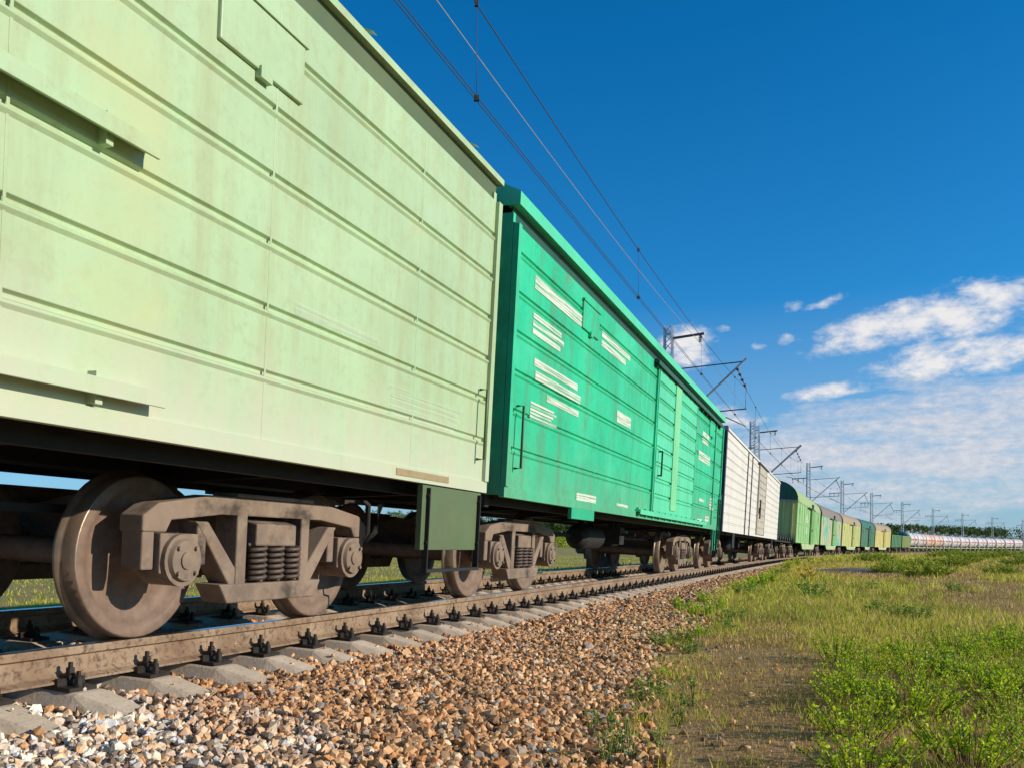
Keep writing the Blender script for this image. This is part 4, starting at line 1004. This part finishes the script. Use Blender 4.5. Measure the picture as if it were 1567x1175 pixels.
stuff('meadow_grass', [meadow(80000, 2.8, 8, .025, .085, .0050), meadow(105000, 8, 18, .03, .10, .009), meadow(90000, 18, 45, .05, .14, .022), meadow(60000, 45, 130, .08, .22, .07),
    meadow(40000, 1.0, 8, .025, .085, .0055, .75, 2.2), meadow(45000, 8, 40, .04, .13, .018, .75, 1.6), meadow(20000, 40, 130, .08, .22, .07, .75, 1.3),
    clumped(1500, 3, 14, .04, 16, .07, .20, .006, .02, .75), clumped(1500, 14, 40, .08, 16, .12, .28, .018, .2, .75), clumped(900, 40, 120, .2, 16, .2, .42, .06, .3, .75),
    left_side(110000, 3, 45, 2.5, 16, .05, .16, .010), left_side(80000, 5, 140, 3, 70, .08, .2, .03)], M['grass'], 'short yellowish green meadow grass right of the stone ballast')
stuff('dry_grass', [meadow(80000, 2.8, 9, .02, .10, .0036, dry=True), meadow(70000, 8, 22, .05, .17, .008, dry=True), meadow(60000, 22, 70, .1, .24, .022, dry=True)], M['dry'], 'dry brown grass on the bare earth beside the ballast')

def leaves(P, D, size, fold=.25):
    """diamond leaves at P pointing along D"""
    n = len(P); D = D/np.linalg.norm(D, axis=1)[:, None]; U = RNG.normal(size=(n, 3)); S = np.cross(D, U); S /= np.linalg.norm(S, axis=1)[:, None] + 1e-9; Nn = np.cross(D, S)
    size = np.broadcast_to(size, (n,))[:, None]; V = np.empty((n, 4, 3))
    V[:,0] = P; V[:,1] = P + D*size*.5 + S*size*.27 + Nn*size*.10; V[:,2] = P + D*size; V[:,3] = P + D*size*.5 - S*size*.27 + Nn*size*.10
    T = np.array([(0,1,2),(0,2,3)]); return V.reshape(-1, 3), (T[None] + 4*np.arange(n)[:, None, None]).reshape(-1, 3)
def plant_mesh(nst, h, rad, per, ls, upright=.5, seed=0, low=.25):
    """leafy plant: stems fanning from one foot, each set with leaves; returns (leaf mesh data, stem builder)"""
    r = np.random.default_rng(seed); mb = MB(); LP = []; LD = []
    for i in range(nst):
        a = r.uniform(0, 2*np.pi); q = rad*np.sqrt(r.random()); f = np.array([math.cos(a)*q*.45, math.sin(a)*q*.45, -.02]); hh = h*r.uniform(.55, 1.)*(1-.35*q/rad); tip = np.array([math.cos(a)*q + r.normal(0,.03), math.sin(a)*q + r.normal(0,.03), hh])
        mid = f*.55 + tip*.45 + np.array([0,0,hh*.08]); mb.tube([f, mid, tip], .0022 + .004*h*.6, 4)
        for t in r.uniform(low, 1.0, per):
            p = (1-t)**2*f + 2*t*(1-t)*mid + t*t*tip; an = r.uniform(0, 2*np.pi); LP.append(p); LD.append((math.cos(an), math.sin(an), r.uniform(.15, 1.1)*upright*2))
    return leaves(np.array(LP), np.array(LD), r.uniform(.65, 1.25, len(LP))*ls), mb
PM = {}
def plant(kind, name, x, y, z, label, cat, group, scale=1., rz=0.):
    if kind not in PM:
        a, mt, sm = PLANTS[kind]; (v, f), mb = plant_mesh(*a); PM[kind] = (np_mesh('foliage', v, f, M[mt]), mb.mesh('stem', M[sm]))
    root = empty(name, (x, y, z)); root.scale = (scale, scale, scale*random.uniform(.9, 1.1)); root.rotation_euler = (0, 0, rz)
    put('foliage', PM[kind][0], root); put('stem', PM[kind][1], root); return tag(root, label, cat, group)
PLANTS = {'shrub_a': ((46,.40,.40,24,.034,.6,1,.35),'leaf','stem'), 'shrub_b': ((36,.34,.36,26,.030,.5,2,.3),'leaf','stem'), 'shrub_c': ((30,.46,.32,28,.032,.7,3,.35),'leaf','stem'),
  'weed_a': ((16,.26,.20,22,.040,.4,4,.15),'leaf_blue','stem_green'), 'weed_b': ((12,.34,.16,22,.045,.7,5,.15),'leaf','stem_green'), 'weed_thin': ((5,.22,.05,20,.022,.9,6,.05),'leaf_blue','stem_green'),
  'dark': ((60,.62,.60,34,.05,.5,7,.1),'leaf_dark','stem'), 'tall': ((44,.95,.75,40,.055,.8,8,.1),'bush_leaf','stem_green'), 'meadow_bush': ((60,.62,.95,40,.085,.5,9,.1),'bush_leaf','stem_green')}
rr = random.Random(3)
# bright leafy shrubs in the near corner of the meadow
n_sh = 0; tries = 0; spots = []
while n_sh < 30 and tries < 3000:
    tries += 1; x = rr.uniform(1.45, 5.4); y = rr.uniform(3.6, 7.4)
    px_ = CXP + F_PX*x/y
    lim = 1235 + 70*abs(math.sin(y*1.7)) + (40 if y < 4.5 else 0) + (60 if y > 7.5 else 0)
    if px_ < lim or px_ > 1640: continue
    if any((x-a)**2 + (y-b)**2 < .40**2 for a, b in spots): continue
    spots.append((x, y)); z = float(ground_xy(np.array([x]), np.array([y]))[0][0])
    plant(rr.choice(['shrub_a','shrub_b','shrub_c']), 'leafy_shrub', x, y, z, 'bright lime green leafy shrub on brown stems in the near corner of the meadow', 'shrub', 'bright leafy shrubs in the meadow corner', rr.uniform(.45, .82), rr.uniform(0, 6.28)); n_sh += 1
# weeds along the foot of the ballast
WG = 'weeds along the foot of the ballast'
for px_, py_, kind, sc in ((1000,1062,'weed_a',.9),(985,1078,'weed_a',.8),(1012,1040,'weed_b',.6),(1010,990,'weed_a',1.),(1045,985,'weed_a',1.1),(1070,975,'weed_b',.8),(1058,945,'weed_b',1.2),(1085,945,'weed_b',1.3),(1102,935,'weed_b',1.2),(1075,925,'weed_b',1.3),(1120,950,'weed_a',1.2),(1040,935,'weed_b',1.2),
      (1150,905,'weed_b',1.7),(1165,900,'weed_b',1.9),(1180,893,'weed_b',1.8),(1140,912,'weed_a',1.8),(1205,872,'weed_b',2.1),(1220,866,'weed_b',2.2),(1190,880,'weed_a',2.),(1240,862,'weed_b',2.2),(1110,965,'weed_a',1.),(1055,1000,'weed_a',.8)):
    x, y, z = at_px(px_, py_); plant(kind, 'weed', x, y, z, 'fresh green weed growing where the stone ballast meets the grass', 'weed', WG, sc*.66, rr.uniform(0, 6.28))
for px_, py_ in ((925,1170),(945,1165),(955,1140),(935,1135),(1040,1110),(1060,1080),(905,1120),(962,1168),(1010,1150)):
    x, y, z = at_px(px_, py_); plant('weed_thin', 'weed_sprout', x, y, z, 'thin pale green sprout standing in the stones or dry earth near the camera', 'weed', 'thin sprouts in the near stones', rr.uniform(.7, 1.2), rr.uniform(0, 6.28))
for px_, py_, sc in ((1243,915,1.5),):
    x, y, z = at_px(px_, py_); plant('weed_a', 'grass_tuft', x, y, z, 'single dark green tuft in the meadow below the yellow flowers', 'plant', None, 1.4)
x, y, z = at_px(1233, 893); fl = plant('weed_thin', 'yellow_flower', x, y, z, 'yellow flowering plant on its own in the meadow', 'flower', None, 1.5)
(v, f), mb = plant_mesh(9, .34, .10, 12, .05, .8, 31, .75); q = put('petals', np_mesh('petals', v, f, M['yellow']), fl)
# taller bushes farther out in the meadow
for i in range(30):
    px_ = rr.uniform(1305, 1600); py_ = rr.choice([rr.uniform(848, 862), rr.uniform(855, 884), rr.uniform(850, 870)])
    if px_ < 1345 and py_ > 868: continue
    x, y, z = at_px(px_, py_); plant('meadow_bush', 'meadow_bush', x, y, z-.03, 'rounded bright green bush in the far part of the meadow', 'bush', 'bushes in the far part of the meadow', rr.uniform(.55, 1.0)*(.8 + y/110), rr.uniform(0, 6.28))
for px_, py_ in ((1345,938),(1375,944),(1405,950),(1330,905),(1440,1040),(1462,905)):
    x, y, z = at_px(px_, py_); plant('weed_a', 'silvery_weed', x, y, z, 'low bluish green weed spreading in the middle of the meadow', 'weed', 'low weeds in the middle of the meadow', rr.uniform(.7, 1.0), rr.uniform(0, 6.28))
# bushes on the field side, seen under the train
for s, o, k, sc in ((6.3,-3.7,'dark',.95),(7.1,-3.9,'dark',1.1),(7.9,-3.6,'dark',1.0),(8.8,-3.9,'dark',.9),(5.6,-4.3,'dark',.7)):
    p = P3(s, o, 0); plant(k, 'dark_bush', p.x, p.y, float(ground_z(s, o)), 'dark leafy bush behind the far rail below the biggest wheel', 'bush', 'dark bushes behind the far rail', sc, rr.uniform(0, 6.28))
for s, o, k, sc in ((13.2,-3.4,'tall',.6),(14.6,-3.8,'tall',.65),(16.0,-3.6,'tall',.7),(20.5,-3.4,'tall',1.0),(21.6,-3.6,'tall',1.1),(22.8,-3.5,'tall',1.05),(23.9,-3.4,'tall',.95),(29.5,-4.5,'tall',1.2),(31.5,-4.2,'tall',1.2),(35,-4.2,'tall',1.3),(38,-4.6,'tall',1.3)):
    p = P3(s, o, 0); plant(k, 'tall_weed', p.x, p.y, float(ground_z(s, o)), 'tall green weed on the field side behind the far rail', 'weed', 'tall weeds behind the far rail', sc, rr.uniform(0, 6.28))
# grey ash heap in the meadow
x, y, z = at_px(1300, 874); n = 26; aa = np.linspace(0, 2*np.pi, n, endpoint=False); rings = [(0,.10),(.45,.085),(.8,.03),(1.0,-.02)]
V = [(x, y, z+.12)]
for q, dz in rings[1:]:
    for a in aa:
        w = 1 + .25*math.sin(3*a) + .15*math.sin(5*a+1); px2, py2 = x + 1.5*q*w*math.cos(a), y + 2.6*q*w*math.sin(a); V.append((px2, py2, float(ground_xy(np.array([px2]), np.array([py2]))[0][0]) + dz + rr.uniform(-.012,.03)))
mb = MB(); mb.add(V, [(0, 1+i, 1+(i+1) % n) for i in range(n)] + [(1+k*n+i, 1+(k+1)*n+i, 1+(k+1)*n+(i+1) % n, 1+k*n+(i+1) % n) for k in range(2) for i in range(n)], True)
tag(mb.build('ash_heap', M['ash']), 'low grey heap of ash and gravel lying in the meadow', 'ash heap')

# ------------------------------------------------------------------ woods on the rising ground (too many trees to count)
def wood(name, ss, oo, hgt, crown_from, leaf, per, mat, label, trunk=True, wid=.28):
    n = len(ss); P = track(ss, oo, 0, False); z, _, _ = ground_xy(P[:,0], P[:,1]); V = []; F = []; b = 0
    c0 = np.repeat(np.arange(n), per); m = len(c0); t = RNG.random(m)**.8; H = hgt[c0]; rad = H*wid*np.sqrt(np.clip(1.05-t, .02, 1))*(.35+.65*np.minimum(1, t*4))*RNG.uniform(.25, 1.05, m); a = RNG.uniform(0, 2*np.pi, m)
    Q = np.stack([P[c0,0] + rad*np.cos(a), P[c0,1] + rad*np.sin(a), z[c0] + H*(crown_from + (1-crown_from)*t)], -1)
    v, f = leaves(Q, RNG.normal(size=(m, 3)), RNG.uniform(.6, 1.3, m)*leaf); V.append(v); F.append(f); b = len(v); nl = len(f)
    if trunk:
        k = 5; an = 2*np.pi*np.arange(k)/k; ring = np.stack([np.cos(an), np.sin(an)], -1)
        tv = np.empty((n, 2*k, 3)); lean = RNG.normal(0, .35, (n, 2))
        tv[:, :k, :2] = P[:, None, :2] + ring*.15; tv[:, :k, 2] = (z - .3)[:, None]; tv[:, k:, :2] = P[:, None, :2] + lean[:, None] + ring*.05; tv[:, k:, 2] = (z + hgt*.9)[:, None]
        T = np.array([(i, (i+1) % k, k+(i+1) % k) for i in range(k)] + [(i, k+(i+1) % k, k+i) for i in range(k)])
        V.append(tv.reshape(-1, 3)); F.append((T[None] + b + 2*k*np.arange(n)[:, None, None]).reshape(-1, 3))
    F = np.concatenate(F); mi = np.zeros(len(F), int); mi[nl:] = 1
    tag(put(name, np_mesh(name, np.concatenate(V), F, [mat, M['bark']], mi)), label, 'wood', kind='stuff')
n = 900; wood('birch_wood', RNG.uniform(20, 330, n), -RNG.uniform(202, 250, n), RNG.uniform(8.5, 11.5, n), .42, .75, 70, M['tree_leaf'], 'birch wood with pale trunks beyond the ploughed field')
def ring(n, az0, az1, d0, d1):
    a = np.radians(RNG.uniform(az0, az1, n)); d = RNG.uniform(d0, d1, n); return to_track(np.sin(a)*d, np.cos(a)*d)
n = 6000; ss, oo = ring(n, 2, 53, 410, 640); k = oo < -90; wood('forest', ss[k], oo[k], RNG.uniform(11.5, 13.5, k.sum()), .05, 1.15, 110, M['tree_leaf'], 'dark forest on the low ridge behind the tank wagons', False)
n = 1500; ss, oo = ring(n, 5, 54, 300, 408); k = oo < -14; wood('brushwood', ss[k], oo[k], RNG.uniform(2., 4.6, k.sum()), .0, .8, 60, M['bush_leaf'], 'bright green brushwood in front of the far forest', False, .5)

# ------------------------------------------------------------------ camera, sun and sky
cam = bpy.data.cameras.new('camera'); co = bpy.data.objects.new('camera', cam); COL.objects.link(co); SC.camera = co
co.location = (0, 0, ZC); co.rotation_euler = (R(90), 0, 0)
cam.sensor_width = 36; cam.sensor_fit = 'HORIZONTAL'; cam.lens = 36*F_PX/1567; cam.shift_x = (783.5-CXP)/1567; cam.shift_y = (HOR-587.5)/1567; cam.clip_end = 6000; cam.clip_start = .05
SUN_AZ, SUN_EL = 108., 20.
d = Vector((math.sin(R(SUN_AZ))*math.cos(R(SUN_EL)), math.cos(R(SUN_AZ))*math.cos(R(SUN_EL)), math.sin(R(SUN_EL))))
l = bpy.data.lights.new('sun', 'SUN'); l.energy = 5.0; l.angle = R(.5); l.color = (1, .90, .75); lo = bpy.data.objects.new('sun', l); COL.objects.link(lo); lo.rotation_euler = d.to_track_quat('Z', 'Y').to_euler()
w = bpy.data.worlds.new('World'); SC.world = w; w.use_nodes = True; nt = w.node_tree
bg = nt.nodes['Background']; bg.inputs['Strength'].default_value = .10
class W(N):
    def __init__(s): s.t = nt
k = W()
sky = k.n('ShaderNodeTexSky', sky_type='NISHITA'); sky.sun_disc = False; sky.sun_elevation = R(SUN_EL); sky.sun_rotation = R(SUN_AZ); sky.air_density = 1.; sky.dust_density = .4; sky.ozone_density = 2.2
tc = k.n('ShaderNodeTexCoord'); sp = k.n('ShaderNodeSeparateXYZ'); nt.links.new(tc.outputs['Generated'], sp.inputs[0])
az = k.math('MULTIPLY', k.math('ARCTAN2', sp.outputs[0], sp.outputs[1]), 180/math.pi); el = k.math('MULTIPLY', k.math('ARCSINE', sp.outputs[2]), 180/math.pi)
def ang(x, y):
    X, Z = (x-CXP)/F_PX, (HOR-y)/F_PX; return math.degrees(math.atan(X)), math.degrees(math.atan2(Z, math.hypot(1, X)))
def cvec(sa, se, off=0.):
    c = k.n('ShaderNodeCombineXYZ'); k.set(c.inputs[0], k.math('MULTIPLY', az, sa)); k.set(c.inputs[1], k.math('MULTIPLY', el, se)); c.inputs[2].default_value = off; return c.outputs[0]
n_puff = k.noise(cvec(.5, .95, 3.), 1.0, 9, .57); n_streak = k.noise(cvec(.16, .85, 7.), 1.0, 8, .6); n_fine = k.noise(cvec(1.3, 2.6, 1.), 1.0, 8, .65)
def blob(cx, cy, hw, hh, tilt=0., gain=1.):
    """cloud body centred on a direction of the sky: 1 in its middle, 0 on its rim"""
    a0, e0 = ang(cx, cy); sc_ = math.degrees(1/F_PX)*.80; A, B = hw*sc_, hh*sc_*1.1; c, s_ = math.cos(R(tilt)), math.sin(R(tilt))
    da, de = k.math('SUBTRACT', az, a0), k.math('SUBTRACT', el, e0)
    u = k.math('ADD', k.math('MULTIPLY', da, c/A), k.math('MULTIPLY', de, s_/A)); v = k.math('ADD', k.math('MULTIPLY', da, -s_/B), k.math('MULTIPLY', de, c/B))
    return k.math('SUBTRACT', gain, k.math('ADD', k.math('MULTIPLY', u, u), k.math('MULTIPLY', v, v)))
m = None
for b in ((1375,497,175,38,9),(1480,476,140,46,9),(1430,550,125,34,4),(1520,540,120,34,6),(1265,598,74,15,4),(1050,535,62,46,-10),(1268,462,60,13,14,.55),(1160,530,20,10,0,.45),(1106,503,24,10,0,.45),(1203,521,20,14,0,.5),(1105,637,90,28,-5,.7),(1215,468,34,14,10,.4),(1075,505,40,20,0,.4)):
    e_ = blob(*b); m = e_ if m is None else k.math('MAXIMUM', m, e_)
puff = k.math('ADD', k.math('MULTIPLY', k.math('MAXIMUM', m, -1.), .85), k.math('ADD', k.math('MULTIPLY', k.math('SUBTRACT', n_puff, .5), 2.2), k.math('MULTIPLY', k.math('SUBTRACT', n_fine, .5), .9)))
puff_m = k.ramp(puff, [(-.1, 0.), (1.3, .92)], 'EASE')
v1 = k.math('MAXIMUM', k.math('MAXIMUM', blob(1440,690,420,120,3), blob(1230,690,190,60,6)), blob(1480,625,260,50,8))
veil = k.math('ADD', k.math('MULTIPLY', k.math('MAXIMUM', v1, -1.), .85), k.math('ADD', k.math('MULTIPLY', k.math('SUBTRACT', n_streak, .5), 2.6), k.math('MULTIPLY', k.math('SUBTRACT', n_fine, .5), .6)))
veil_m = k.ramp(veil, [(-.25, 0.), (.95, .88)])
low = k.ramp(k.math('DIVIDE', el, 40.), [(0, .75), (.12, .45), (.38, .0)])
SKYT = k.mix(1., sky.outputs[0], (.26, .98, 1.52), 'MULTIPLY')
deep = k.mix(k.ramp(k.math('DIVIDE', el, 40.), [(0., 0.), (.75, 1.)]), SKYT, k.mix(1., SKYT, (.15, .92, .98), 'MULTIPLY'))
c = k.mix(low, deep, (4.0, 4.9, 6.3))
shade = k.ramp(n_fine, [(.3, .0), (.7, 1.)])
c = k.mix(veil_m, c, k.mix(shade, (4.9, 5.4, 6.5), (7.4, 7.2, 7.3)))
c = k.mix(puff_m, c, k.mix(k.ramp(puff, [(.2, .3), (1.2, 1.)]), (5.2, 5.7, 6.7), (8.6, 8.3, 8.1)))
nt.links.new(c, bg.inputs['Color'])
SC.view_settings.view_transform = 'Standard'; SC.view_settings.look = 'None'; SC.view_settings.exposure = .08; SC.view_settings.gamma = 1
SC.render.engine = 'CYCLES'; SC.cycles.max_bounces = 6; SC.cycles.transparent_max_bounces = 8; SC.cycles.use_denoising = True
